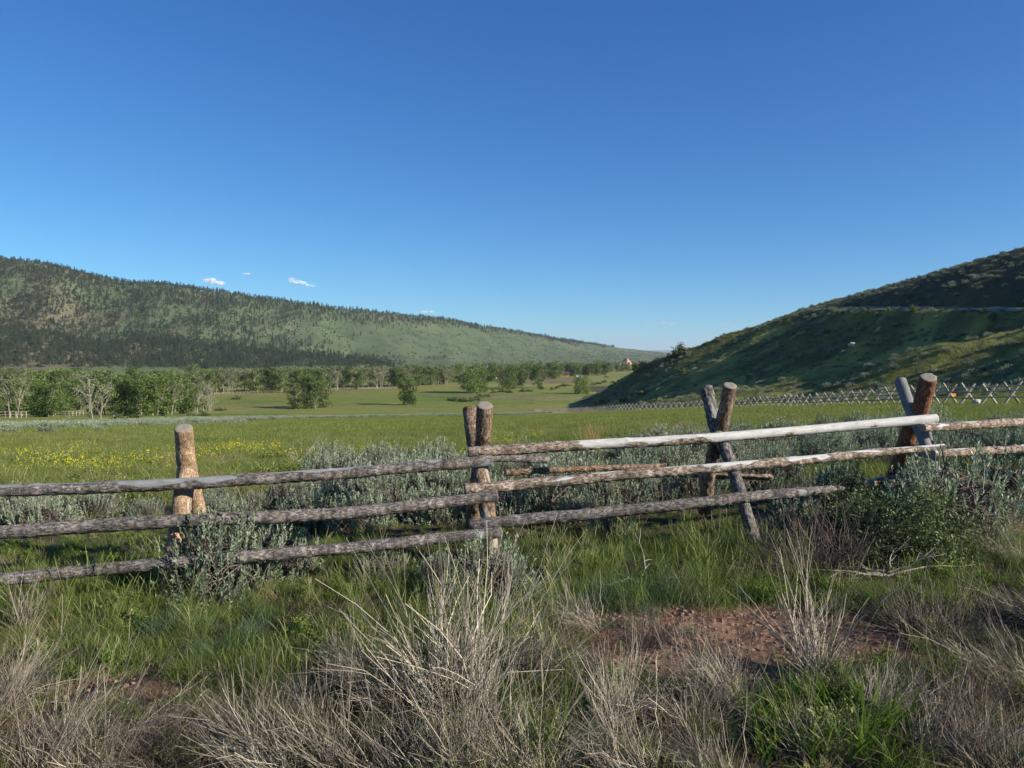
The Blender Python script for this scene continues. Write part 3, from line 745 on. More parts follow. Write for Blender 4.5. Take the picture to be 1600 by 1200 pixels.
def near_scatter():
    x, y = wedge(17000, 1.7, 13.5, power=.55)
    z = Z(x, y); px, py = proj(x, y, z)
    n = len(x)
    dark = np.maximum(ell(px, py, 1285, 858, 120, 48), ell(px, py, 1480, 1010, 170, 55))  # dark brush, and a shade region painted with dark stems and less grass
    dirt = np.maximum.reduce([ell(px, py, 1140, 1005, 280, 52), ell(px, py, 1490, 822, 150, 28), ell(px, py, 990, 1010, 130, 50), ell(px, py, 1560, 960, 60, 30) * .6, ell(px, py, 200, 1080, 90, 20) * .6])
    low = sstep(1040, 1140, py + 30 * fbm(px / 150, py / 60, 0, 5, 2))
    patch = fbm(x / .55, y / .55, 0, 101, 3); p2 = fbm(x / .8, y / .8, 0, 102, 2)
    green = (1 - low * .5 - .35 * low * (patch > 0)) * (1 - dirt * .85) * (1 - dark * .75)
    W = np.zeros((12, n))
    W[0] = green * 1.0 * (1 + patch)
    W[1] = green * .7 * (1 - patch)
    W[2] = green * .22 * (py < 1000) * (1 + np.clip(p2 * 2, -1, 2)) + ell(px, py, 980, 860, 260, 60) * 1.2 + ell(px, py, 520, 930, 130, 70) * .6 + ell(px, py, 100, 930, 150, 50) * .5
    W[3] = green * .5 * sstep(-.1, .4, p2) + ell(px, py, 330, 990, 160, 45) * .7 + ell(px, py, 960, 930, 120, 60)
    W[4] = green * .8 + .25
    W[5] = .10 + .08 * low + ell(px, py, 60, 1080, 120, 130) * .6
    W[6] = dirt * 3.2 + .03 + low * .05
    W[7] = .04 + low * .22 + dirt * .7
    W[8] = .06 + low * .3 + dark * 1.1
    W[9] = green * .55 * sstep(-.2, .3, -patch) + ell(px, py, 1340, 960, 170, 90) * .9 + ell(px, py, 200, 860, 200, 35)
    W[10] = ell(px, py, 1270, 1150, 130, 60) * 2.6 + ell(px, py, 880, 1185, 120, 25) * .7 + ell(px, py, 1420, 1190, 90, 20) * .6
    W[11] = ell(px, py, 130, 850, 260, 60) * .6 + green * .15 + ell(px, py, 640, 830, 160, 40) * .8
    W = np.clip(W, 0, None)
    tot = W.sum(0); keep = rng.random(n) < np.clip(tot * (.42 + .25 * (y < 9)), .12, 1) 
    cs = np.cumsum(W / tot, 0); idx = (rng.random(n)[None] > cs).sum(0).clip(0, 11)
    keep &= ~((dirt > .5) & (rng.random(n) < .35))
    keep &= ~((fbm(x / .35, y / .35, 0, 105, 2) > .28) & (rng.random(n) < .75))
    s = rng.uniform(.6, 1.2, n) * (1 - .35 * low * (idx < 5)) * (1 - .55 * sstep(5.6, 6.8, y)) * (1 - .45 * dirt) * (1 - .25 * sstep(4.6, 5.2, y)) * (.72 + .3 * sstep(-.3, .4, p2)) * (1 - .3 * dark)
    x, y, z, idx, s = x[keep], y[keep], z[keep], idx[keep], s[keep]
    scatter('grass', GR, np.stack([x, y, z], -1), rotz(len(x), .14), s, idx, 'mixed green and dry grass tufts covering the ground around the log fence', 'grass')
near_scatter()
def pebbles():
    r = np.random.default_rng(55); mt = simple_mat('reddish_stone', (.26, .16, .115), .9, 30, .5); ms = []
    for q in range(3):
        mb = MB(); th = np.linspace(0, np.pi, 6); ph = np.linspace(0, 2 * np.pi, 9)[:-1]; A, B = np.meshgrid(th, ph, indexing='ij')
        d = np.stack([np.sin(A) * np.cos(B), np.sin(A) * np.sin(B), np.cos(A)], -1).reshape(-1, 3); rr = 1 + .4 * noise(d[:, 0] * 1.6 + q * 9, d[:, 1] * 1.6, d[:, 2] * 1.6, 4)
        i = np.arange(5)[:, None] * 8 + np.arange(8)[None]; j = np.arange(5)[:, None] * 8 + (np.arange(8)[None] + 1) % 8
        mb.add(d * rr[:, None] * [.010, .008, .005], np.stack([i, i + 8, j + 8, j], -1).reshape(-1, 4)); ms.append(mb.mesh('p', mt))
    x, y = wedge(16000, 2.4, 7.5, r); z = Z(x, y); px, py = proj(x, y, z)
    k = np.maximum.reduce([ell(px, py, 1140, 1005, 300, 60), ell(px, py, 1490, 822, 160, 30), ell(px, py, 990, 1000, 140, 50), ell(px, py, 200, 1080, 120, 40) * .5]) > r.random(len(x))
    x, y, z = x[k], y[k], z[k]; n = len(x)
    scatter('gravel', ms, np.stack([x, y, z + .003], -1), rotz(n, .4), r.uniform(.4, 1.6, n), r.integers(0, 3, n), 'small reddish stones scattered over the bare soil patches', 'gravel')
pebbles()

# ------------------------------------------------------------------ meadow grass (stuff)
MG = [grass_mesh('a', M['meadow'], 130, .30, .20, .007, 31, .35, .35, k=3), grass_mesh('b', M['meadow'], 130, .30, .27, .007, 32, .3, .4, k=3),
      grass_mesh('c', M['grass'], 130, .28, .30, .008, 33, .3, .4, k=3), grass_mesh('d', M['meadow'], 150, .9, .26, .016, 34, .3, .4, k=3),
      grass_mesh('e', M['tan'], 60, .3, .24, .006, 35, .3, .4, k=3), bush_leaves('f', M['grass'], 36, (.3, .3, .25), 420, .015, 14)[0]]
def meadow_scatter():
    x, y = wedge(15000, 8.5, 40, power=.6); x2, y2 = wedge(16000, 34, 150, power=.5)
    i2 = np.full(len(x2), 3)
    pn = fbm(x / 3, y / 3, 0, 111, 3)
    i1 = np.where(pn > .3, 2, np.where(rng.random(len(x)) < .5, 0, 1)); i1 = np.where(rng.random(len(x)) < .04 + .3 * sstep(.0, .4, fbm(x / 5, y / 5, 0, 117, 3)), 4, i1)
    px, py = proj(x, y, Z(x, y))
    i1 = np.where((y < 15) & (rng.random(len(x)) < .30) & (px < 760) & (fbm(x / 1.5, y / 1.5, 0, 113, 2) > .0), 5, i1)
    x4 = rng.uniform(34, 120, 26000); y4 = rng.uniform(38, 330, 26000); t4 = hill_t(x4, y4)
    k4 = (t4 > .0) & (t4 < .72) & (fbm(x4 / 10, y4 / 5, 0, 93, 3) > -.15) & (x4 / y4 < .85); x2 = np.concatenate([x2, x4[k4]]); y2 = np.concatenate([y2, y4[k4]]); i2 = np.full(len(x2), 3)
    x = np.concatenate([x, x2]); y = np.concatenate([y, y2]); idx = np.concatenate([i1, i2])
    z, tl, tr = Zt(x, y); keepn = rng.random(len(x)) < .55 + .45 * sstep(-.35, .1, fbm(x / 7, y / 7, 0, 118, 3)); k = keepn & ((tr < .12) | (np.arange(len(x)) >= len(x) - k4.sum()))
    x, y, z, idx = x[k], y[k], z[k], idx[k]
    s = rng.uniform(.6, 1.15, len(x)); s = np.where(idx == 3, s * .9, s)
    scatter('meadow_grass', MG, np.stack([x, y, z], -1), rotz(len(x), .08), s, idx, 'even green pasture grass filling the meadow behind the log fence', 'grass')
meadow_scatter()
def flowers():
    r = np.random.default_rng(5); meshes = []
    for s in range(3):
        mb = MB(); n = 9; a = r.uniform(0, 6.28, n); rr = .20 * np.sqrt(r.random(n))
        p0 = np.stack([rr * np.cos(a), rr * np.sin(a), np.zeros(n)], -1)
        h = r.uniform(.2, .30, n); tip = p0 + np.stack([r.normal(0, .03, n), r.normal(0, .03, n), h], -1)
        c = np.repeat(tip, 5, 0) + r.normal(0, .012, (n * 5, 3)); u = rdir(n * 5, -1, 1, r); v = unit(np.cross(u, rdir(n * 5, -1, 1, r)))
        mb.leaves(c, u * .0055, v * .0055, r.random(n * 5)); meshes.append(mb.mesh('f', M['flower']))
    pts = []
    for cx, cy, sx, sy, k in ((385, 706, 75, 5, 60), (330, 716, 30, 5, 14), (100, 738, 70, 6, 34), (190, 733, 50, 7, 22), (20, 712, 40, 3, 12), (110, 712, 60, 4, 14), (120, 698, 120, 5, 14), (800, 688, 45, 6, 24), (840, 683, 30, 3, 8), (560, 722, 60, 5, 8), (450, 725, 30, 6, 6), (340, 684, 30, 2, 6), (300, 735, 40, 8, 6), (700, 676, 60, 3, 6)):
        for _ in range(max(2, int(k * .5))):
            x, y, z = hit(cx + r.normal(0, sx * .6), cy + 12 + r.normal(0, sy * .7)); pts.append((x, y, z))
    pts = np.array(pts); n = len(pts)
    scatter('wildflower_foliage', meshes, pts, rotz(n, .1), rng.uniform(.8, 1.4, n), rng.integers(0, 3, n), 'patches of small yellow wildflowers in the meadow behind the fence', 'wildflowers')
flowers()

# ------------------------------------------------------------------ things: copies with their parts
def make_thing(name, parts, label, cat, group=None):
    e = bpy.data.objects.new(name, None); COL.objects.link(e); tag(e, label, cat, group)
    for nm, me in parts: obj(nm, me, e)
    return e
def place(name, parts, loc, s=1.0, rz=0.0, tilt=(0, 0), label=None, cat=None, group=None):
    e = bpy.data.objects.new(name, None); COL.objects.link(e); tag(e, label, cat, group)
    e.location = [float(v) for v in loc]; e.rotation_euler = (tilt[0], tilt[1], rz)
    e.scale = (s, s, s) if np.isscalar(s) else s
    for nm, me in parts:
        o = bpy.data.objects.new(nm, me); COL.objects.link(o); o.parent = e
    return e
SG = [sage_meshes(200 + i, .5, .40 + .04 * (i % 3), (300, 190, 280, 190, 210)[i], 30, 1.35, (.06, .16, .08, .32, .1)[i]) for i in range(5)]
sage_pts = []
def sage_field():
    r = np.random.default_rng(77)
    cand = []
    for _ in range(9000):
        px = r.uniform(-120, 1720)
        far = 7.7 if px < 300 else 8.3 if px < 500 else 11.0 if px < 900 else 11.5 + (px - 900) / 700 * 8
        y = r.uniform(6.9, far)
        x = (px - 800) / F * y
        if 60 < px < 250 and y < 7.4: continue
        if any((x - a) ** 2 + (y - b) ** 2 < (.42 if y < 12 else .65) ** 2 for a, b in cand): continue
        cand.append((x, y))
    r.shuffle(cand); cand = [c for c in cand if fbm(c[0] / 1.7, c[1] / 1.7, 0, 150, 2) > -.22][:170]
    for i, (x, y) in enumerate(cand):
        k = r.integers(0, 5); s = r.uniform(.5, 1.0) * (1.0 if y < 12 else 1.2) * (.75 if x / y < -.28 else 1)
        place('sagebrush', (('stem', SG[k][0]), ('foliage', SG[k][1])), (x, y, Z(x, y) - .02), (s * 1.05, s * 1.05, s), r.uniform(0, 6.28), (r.normal(0, .1), r.normal(0, .1)),
              'low silvery green sagebrush in the belt behind the log fence', 'sagebrush', 'sagebrush growing in the belt behind the fence')
sage_field()
def put(name, parts, px, py, s, label, cat, group=None, rz=None, tilt=(0, 0)):
    x, y, z = hit(px, py)
    return place(name, parts, (x, y, z - .02), s, rz if rz is not None else px * .37 % 6.28, tilt, label, cat, group)
def sg(k): return (('stem', SG[k][0]), ('foliage', SG[k][1]))
for px, py, k, s, lb in (
        (338, 930, 0, 1.02, 'silvery sagebrush crowding the foot of the straight tan post'),
        (420, 905, 2, .85, 'small sagebrush under the bottom rail right of the straight tan post'),
        (232, 880, 1, .4, 'small sagebrush hard against the left side of the tan post foot'),
        (590, 905, 3, .55, 'greenish sagebrush in front of the bottom rail'),
        (775, 935, 1, .78, 'grey sagebrush at the foot of the middle crossed posts, in tall dry stems'),
        (680, 915, 4, .5, 'low sagebrush before the rail ends at the middle posts'),
        (955, 835, 1, .55, 'thin sagebrush rising through the lowest right rail'),
        (1240, 840, 4, .75, 'blue green sagebrush just right of the dark leaning post foot'),
        (1310, 790, 0, .8, 'sagebrush beyond the broken pointed rail end'),
        (1215, 762, 2, .85, 'rounded sagebrush between the two right hand pairs of posts'),
        (1450, 790, 0, .85, 'sagebrush beneath the last crossed posts'),
        (1478, 838, 1, 1.3, 'dense sagebrush hiding the foot of the blue grey leaning post'),
        (1440, 812, 4, 1.0, 'upright sagebrush between the leafy bush and the last crossed posts'),
        (1520, 812, 3, .8, 'small dead topped sagebrush beside the red brown grass'),
        (1560, 790, 2, 1.1, 'large sagebrush under the rails at the photo edge'),
        (905, 782, 3, 1.15, 'tall half dead sagebrush swallowing the middle rail'),
        (860, 775, 3, .9, 'dark twiggy sagebrush right of the middle crossed posts'),
        (1030, 705, 3, 1.15, 'sparse grey sagebrush with a bare upright twig above the white rail'),
        (1215, 698, 3, 1.2, 'rounded grey sagebrush standing above the white rail in the meadow')):
    put('sagebrush', sg(k), px, py, s, lb, 'sagebrush')
# sage strip far out on the bench and on the right hill
SGF = [joined('s', *sage_meshes(230 + i, .5, .5, 90, 14, 3.0, .03)) for i in range(3)]
def far_sage():
    r = np.random.default_rng(78)
    n = 7000
    q = r.uniform(-.8, .05, n); yc, ysg = strip_y(q * 100, np.full(n, 100.0)); y = yc + r.normal(0, .62, n) * ysg; x = q * y
    k = fbm(x / 14, y / 9, 0, 120, 3) > -.02
    x, y = x[k], y[k]
    # right hill
    m = 30000
    x2 = r.uniform(34, 150, m); y2 = r.uniform(35, 400, m); t = hill_t(x2, y2)
    nz = fbm(x2 / 22, (y2 + .35 * x2) / 7, 0, 91, 3)
    dens = np.where(t > .6, .34, np.clip(.20 + .7 * sstep(-.1, .3, -nz), 0, 1))
    k = (t > .03) & (t < 1.05) & (r.random(m) < dens) & (x2 / y2 < .85)
    x2, y2 = x2[k], y2[k]
    # flat between hill and far fence, and right side beyond the belt
    x3 = r.uniform(8, 45, 500); y3 = r.uniform(45, 260, 500); t3 = hill_t(x3, y3); k = (t3 > -.03) & (t3 < .05)
    x3, y3 = x3[k], y3[k]
    X = np.concatenate([x, x2, x3]); Y = np.concatenate([y, y2, y3]); n = len(X)
    s = .55 + 1.3 * r.random(n) ** 1.6; s = np.where(hill_t(X, Y) > .8, np.minimum(s, 1.25), s); s[len(x) + len(x2):] *= .5
    s[:len(x)] = r.uniform(.7, 1.4, len(x))
    scatter('sagebrush_undergrowth', SGF, np.stack([X, Y, Z(X, Y) - .05], -1), rotz(n, .08), np.stack([s * 1.1, s * 1.1, s * .85], -1), r.integers(0, 3, n), 'low sagebrush ground cover on the hillside and the pale strip across the meadow', 'sagebrush cover')
far_sage()

# dry rabbitbrush in front
DR = [dry_mesh('stem', M['dry'], 200, .62, 300, .36, .10), dry_mesh('stem', M['dry'], 170, .58, 301, .75, .16), dry_mesh('stem', M['dry'], 150, .60, 302, .30, .09, comb=(.5, 0)),
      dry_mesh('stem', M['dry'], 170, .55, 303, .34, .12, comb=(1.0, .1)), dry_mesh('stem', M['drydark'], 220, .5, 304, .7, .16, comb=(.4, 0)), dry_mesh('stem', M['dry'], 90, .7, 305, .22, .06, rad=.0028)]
DL = [bush_leaves('foliage', M['grass'], 320, (.2, .2, .3), 500, .009, 16)[0], bush_leaves('foliage', M['sage'], 321, (.2, .2, .3), 300, .009, 16)[0]]
def dryb(px, py, k, s, rz, lb, leaf=None, grp=None):
    parts = [('stem', DR[k])]
    if leaf is not None: parts.append(('foliage', DL[leaf]))
    put('rabbitbrush', parts, px, py, s, lb, 'dry shrub', grp, rz)
PI = math.pi
for a in (
        (710, 1115, 0, 1.12, 0, 'tall straw coloured fan of dry stems in front of the middle crossed posts', 1),
        (640, 1105, 3, 0.81, PI, 'dry stems swept left beside the tall straw fan', None),
        (560, 1060, 3, 0.46, PI * .9, 'pale dry stems reaching left over green grass', None),
        (800, 1080, 2, 0.72, 0.1, 'dry stems leaning right out of the tall straw fan', 0),
        (720, 1230, 0, 0.71, 1, 'upright brown stems at the bottom edge below the tall fan', 0),
        (640, 1225, 1, 0.65, 2, 'tangled grey stems at the bottom edge', 0),
        (830, 1215, 1, 0.62, .5, 'loose mixed dry and green stems at the bottom edge', 0),
        (530, 1200, 2, 0.65, PI, 'long single stems bending left over dark ground', None),
        (450, 1215, 3, 0.68, PI, 'pale flattened stems sweeping left at the bottom edge', None),
        (400, 1160, 1, 0.50, 2.2, 'grey tangled bush between grass and the bottom edge', None),
        (60, 1215, 2, 0.71, .2, 'pale long stems slanting up at the bottom corner', None),
        (-10, 1120, 2, 0.62, .3, 'straw coloured stems at the photo edge beside green grass', None),
        (150, 1210, 1, 0.56, 1.2, 'low grey stems beside the bottom corner clump', 0),
        (260, 1190, 4, 0.56, 1.9, 'dark tangled stems with green shoots at the bottom', 0),
        (930, 985, 3, 0.53, 2.9, 'mound of fine grey stems swept left beside bare red soil', None),
        (1000, 1010, 4, 0.46, .2, 'short brown stems at the edge of the bare red soil', None),
        (960, 1130, 0, 0.53, .7, 'grey brown upright stems right of the tall fan', 0),
        (1080, 1120, 1, 0.59, PI, 'wide dry bush with stems fanning left over red soil', None),
        (1150, 1100, 2, 0.59, PI * .95, 'long pale stems leaning left in the dry bush row', None),
        (1010, 1220, 3, 0.65, PI * .9, 'pale bent stems low at the bottom edge', None),
        (1140, 1235, 3, 0.56, 2.6, 'whitish broken stems beside the bright green grass', None),
        (1275, 1060, 5, 0.81, 0, 'upright pale stems standing alone on the red soil', None),
        (1300, 1080, 1, 0.37, 1.2, 'low pale bush around the upright pale stems', None),
        (1360, 1110, 3, 0.53, 0.2, 'flattened tan stems right of the bright green grass', None),
        (1450, 1180, 3, 0.62, .1, 'long whitish stems lying rightward at the bottom edge', None),
        (1500, 1120, 4, 0.59, 1, 'dark brown matted bush near the bottom corner', None),
        (1610, 1080, 3, 0.78, PI, 'large pale bush at the photo edge sweeping its stems left', None),
        (1650, 980, 3, 0.68, PI, 'grey bush at the photo edge above the large pale one', None),
        (1600, 880, 3, 0.56, PI * .95, 'silvery flattened stems beside the red brown grass', None),
        (1560, 850, 4, 0.37, 2.5, 'small grey stems on the red brown grass', None),
        (1570, 1210, 4, 0.68, 2.6, 'dark matted stems in the bottom corner', None),
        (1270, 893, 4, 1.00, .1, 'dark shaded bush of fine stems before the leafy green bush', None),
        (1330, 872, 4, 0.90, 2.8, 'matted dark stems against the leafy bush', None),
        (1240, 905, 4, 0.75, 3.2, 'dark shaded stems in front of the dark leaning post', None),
        (1460, 1000, 4, 0.80, 2.6, 'fine stems coloured dark for the shaded hollow beside the pale swept bush', None),  # dark stem colour stands in for the shade here
        (1380, 870, 1, 0.34, 1, 'short silvery stems before the leafy green bush', None),
        (40, 990, 5, 0.51, .3, 'few straw stems in green grass by the photo edge', None),
        (1270, 1180, 1, 0.43, 2, 'dry stems mixed into the bright green grass', None),
        (880, 1060, 4, 0.50, 1, 'fine dark stems between the tall fan and the red soil', None)):
    dryb(*a[:5], a[5], a[6])
# tall amber grass clump behind the white rail
AM = grass_mesh('blades', M['tan'], 150, .16, .75, .005, 340, .16, .12, k=5, extra=seedheads(40, .15, .8, .6))
amt = foliage('amber_stalks', [(0, (.30, .17, .06)), (1, (.55, .36, .16))], .1, .2, trcol=(1, .8, .5)); AM.materials[0] = amt
put('bunchgrass', (('blade', AM),), 925, 716, .95, 'tall amber grass stalks rising above the white rail', 'grass clump')
# leafy green bush under the last posts
GB, cc = bush_leaves('foliage', M['bush'], 350, (.62, .5, .58), 17000, .0135, 60)
def bush_stem():
    r = np.random.default_rng(351); mb = MB(); n = len(cc)
    p = np.stack([np.zeros((n, 3)) + r.normal(0, .05, (n, 3)) * [1, 1, 0], cc * .5 + r.normal(0, .03, (n, 3)), np.abs(cc) * [1, 1, 1] * np.sign(cc + 1e-9)], 1); p[:, 2, 2] = np.abs(p[:, 2, 2])
    mb.tubes(p, np.tile([.007, .005, .002], (n, 1)), r.uniform(.2, .9, n), 4)
    m = 260; j = r.integers(0, n, m); q0 = p[j, 2]; d = unit(q0 + [0, 0, .3] + r.normal(0, .25, (m, 3)))
    mb.tubes(paths(q0, d, r.uniform(.08, .22, m), r.normal(0, .1, (m, 3)), 4), np.tile([.002, .002, .0015, .001], (m, 1)), r.uniform(.3, 1, m))
    return mb.mesh('stem', M['sagestem'])
GS = bush_stem()
put('leafy_bush', (('stem', GS), ('foliage', GB)), 1390, 862, .98, 'rounded dark green leafy bush beside the broken rail end', 'bush')
put('leafy_bush', (('stem', GS), ('foliage', GB)), 1345, 810, .72, 'small dark green bush tucked behind the rounded leafy one', 'bush', rz=2.0)
# dead branch and bare twigs
def twig(seed, n, L, r0, up=.6):
    r = np.random.default_rng(seed); mb = MB()
    d = unit(np.stack([r.normal(0, 1, n), r.normal(0, .6, n), r.uniform(.05, up, n)], -1))
    Pt = paths(r.normal(0, .03, (n, 3)) * [1, 1, .3], d, L * r.uniform(.5, 1, n), r.normal(0, .25, (n, 3)), 7); Pt[:, 1:] += r.normal(0, L * .015, (n, 6, 3))
    mb.tubes(Pt, r0 * np.linspace(1, .3, 7)[None] * r.uniform(.5, 1, n)[:, None], r.uniform(.3, 1, n), 5)
    for k in range(3):
        i = r.integers(2, 6, n); q = Pt[np.arange(n), i]; dd = unit(d + r.normal(0, .6, (n, 3)))
        mb.tubes(paths(q, dd, L * r.uniform(.15, .4, n), r.normal(0, .2, (n, 3)), 4), r0 * .4 * np.linspace(1, .4, 4)[None] * np.ones((n, 1)), r.uniform(.4, 1, n), 4)
    return mb.mesh('branch', M['oldwood'])
for px, py, sd, n, L, r0, lb in ((1385, 905, 1, 7, .42, .008, 'dead forked branch lying in green grass below the leafy bush'), (1000, 920, 2, 5, .3, .007, 'pale bent dead twigs beside the blue green grass'),
        (330, 730, 3, 3, .3, .008, 'small white dead twig in the meadow beside the straight tan post'), (472, 722, 4, 9, .6, .006, 'bare grey dead sagebrush twigs beside the yellow flowers'), (512, 730, 6, 9, .55, .006, 'bare dead sagebrush at the sage belt edge'), (1032, 700, 5, 4, .6, .007, 'bare upright twig above the white rail')):
    x, y, z = hit(px, py); me = twig(400 + sd, n, L, r0, 1.6 if sd in (4, 5, 6) else .5)
    o = obj('dead_branch', me, None, (x, y, z + .03), lb, 'dead branch')

# ------------------------------------------------------------------ far buck fence
def far_fence():
    r = np.random.default_rng(9)
    fy = np.array([38, 45, 52, 74, 100, 135, 160, 200, 240, 285.]); fx = np.array([28.2, 28.4, 29.2, 30.8, 33, 32, 27, 21, 15, 8.])
    yy = np.linspace(38, 285, 4000); xx = np.interp(yy, fy, fx); kk = np.hanning(401); kk /= kk.sum()
    xx = np.convolve(np.pad(xx, 200, 'edge'), kk, 'valid')
    s = np.concatenate([[0], np.cumsum(np.hypot(np.diff(xx), np.diff(yy)))])
    n = 98; ss = np.linspace(0, s[-1], n) ; ss = ss ** 1.0
    X = np.interp(ss, s, xx); Y = np.interp(ss, s, yy); Zz = Z(X, Y)
    fo = bpy.data.objects.new('buck_fence', None); COL.objects.link(fo); fo.location = (X[0], Y[0], Zz[0]); O = np.array([X[0], Y[0], Zz[0]])
    tag(fo, 'long dark zigzag fence of crossed poles along the foot of the shaded hill', 'fence')
    tops = []
    for i in range(n):
        T = np.array([X[min(i + 1, n - 1)] - X[max(i - 1, 0)], Y[min(i + 1, n - 1)] - Y[max(i - 1, 0)], 0]); T /= np.linalg.norm(T); Nn = np.array([T[1], -T[0], 0])
        # buck planes stand square to the fence
        b = np.array([X[i], Y[i], Zz[i]]) - O; sp = .55; h = 1.32 * r.uniform(.94, 1.06)
        mb = MB()
        for sg_ in (-1, 1):
            a0 = b + Nn * sp * sg_ + T * .05 * sg_ + [0, 0, -.1]; a1 = b - Nn * .42 * sg_ + T * .05 * sg_ + r.normal(0, .04, 3) + [0, 0, h]
            mb.tubes(np.linspace(a0, a1, 4)[None], np.full((1, 4), .074), np.array([r.uniform(.2, 1)]), 6)
        obj('post', mb.mesh('post', M['oldwood']), fo)
        tops.append((b, Nn))
    k = 0
    for i in range(0, n - 1, 2):
        for lv, off in ((.42, .36), (.78, .17), (1.05, .10)):
            if lv == .42 and i > 60: continue
            pts = []
            for j in range(i, min(i + 3, n)):
                b, Nn = tops[j]; pts.append(b - Nn * off * 1.0 + [0, 0, lv + r.normal(0, .03)])
            if len(pts) < 2: continue
            mb = MB(); pts = np.array(pts); mb.tubes(pts[None], np.full((1, len(pts)), .045), np.array([r.uniform(0, .8)]), 5)
            if k < 100: obj('rail', mb.mesh('rail', M['oldwood']), fo)
            k += 1
far_fence()
def gate_posts():
    me = MB(); me.tubes(np.array([[[0, 0, -.2], [0, 0, .8], [.02, 0, 1.75]]]), np.full((1, 3), .16), np.array([.9]), 8)
    x, y, z = hit(909, 640)
    obj('gate_post', me.mesh('gate_post', M['trunk']), None, (x, y, z), 'pale stout wooden post where the zigzag fence thins out in the valley', 'post')
gate_posts()
# small orange marker sign and white marker stone by the far fence
def box(mb, c, s, tint=.5):
    c = np.asarray(c, float); s = np.asarray(s, float) / 2
    v = np.array([[a, b, d] for a in (-1, 1) for b in (-1, 1) for d in (-1, 1)]) * s + c
    mb.add(v, [[0, 1, 3, 2], [4, 6, 7, 5], [0, 4, 5, 1], [2, 3, 7, 6], [0, 2, 6, 4], [1, 5, 7, 3]], tint=tint)
ORG = simple_mat('orange_paint', (.75, .30, .02)); WHT = simple_mat('white_paint', (.72, .72, .70)); ROOF = simple_mat('dark_brown_shingles', (.055, .045, .042)); LOGW = simple_mat('orange_brown_logs', (.30, .125, .045), .7, 3); GLS = simple_mat('dark_window_glass', (.02, .025, .03), .1)
TANW = simple_mat('tan_wall', (.34, .27, .18)); RCK = None
def marker():
    y = 60.0; x = float(ray(1490, 617)[0]) * y; z = float(Z(x, y)); h = float(P(1490, 617, y)[2]) - z
    e = bpy.data.objects.new('marker_sign', None); COL.objects.link(e); e.location = (x, y, z); tag(e, 'small orange sign behind the zigzag fence at the shaded hill foot', 'sign')
    mb = MB(); box(mb, (0, 0, h), (.34, .03, .22)); obj('panel', mb.mesh('panel', ORG), e)
    mb = MB(); mb.tubes(np.array([[[0, .04, -.2], [0, .04, h]]]), np.full((1, 2), .03), np.array([.5]), 6); obj('stake', mb.mesh('stake', M['oldwood']), e)
    r = np.random.default_rng(3)
    for px, py, s, lb in ((1525, 631, .26, 'small white rock behind the zigzag fence under the shaded hill'), (1331, 541, .7, 'lone pale boulder on the shaded hill side'), (1540, 605, .35, 'pale rock beside the dirt strip under the hill')):
        x, y, z = hit(px, py); mb = MB(); th = np.linspace(0, np.pi, 9); ph = np.linspace(0, 2 * np.pi, 13)[:-1]
        A, B = np.meshgrid(th, ph, indexing='ij'); d = np.stack([np.sin(A) * np.cos(B), np.sin(A) * np.sin(B), np.cos(A)], -1).reshape(-1, 3)
        rr = 1 + .35 * noise(d[:, 0] * 1.7, d[:, 1] * 1.7, d[:, 2] * 1.7 + px, 4)
        i = np.arange(8)[:, None] * 12 + np.arange(12)[None]; j = np.arange(8)[:, None] * 12 + (np.arange(12)[None] + 1) % 12
        mb.add(d * rr[:, None] * s * [1.1, .9, .75] + [0, 0, s * .4], np.stack([i, i + 12, j + 12, j], -1).reshape(-1, 4))
        obj('rock', mb.mesh('rock', simple_mat('pale_stone', (.42, .40, .36), .9)), None, (x, y, z), lb, 'rock')
marker()

# ------------------------------------------------------------------ dirt road across the hill

def road():
    y = np.linspace(RP[0, 1] + 3, RP[-1, 1] - 2, 260); x = np.interp(y, RP[:, 1], RP[:, 0]); z = np.interp(y, RP[:, 1], RP[:, 2])
    d = unit(np.stack([np.gradient(x), np.gradient(y)], -1)); nrm = np.stack([d[:, 1], -d[:, 0]], -1)
    V = []
    for o, h in ((-1.5, -.05), (-1.2, .06), (0, .08), (1.2, .10), (1.6, .48), (1.9, .54)):
        q = np.stack([x, y], -1) + nrm * o
        hh = h + (.35 * fbm(y / 4, o, 0, 7, 3) if h > .5 else 0)
        V.append(np.stack([q[:, 0], q[:, 1], z + hh], -1))
    V = np.stack(V, 1).reshape(-1, 3); n = len(y)
    i = np.arange(n - 1)[:, None] * 6 + np.arange(5)[None]; Q = np.stack([i, i + 1, i + 7, i + 6], -1).reshape(-1, 4)
    me = rawmesh('road', V, Q, np.zeros((0, 3), int), simple_mat('pale_dirt', (.36, .27, .19), .95, .8), np.zeros(len(V)), True)
    obj('dirt_road', me, kind='structure')
road()

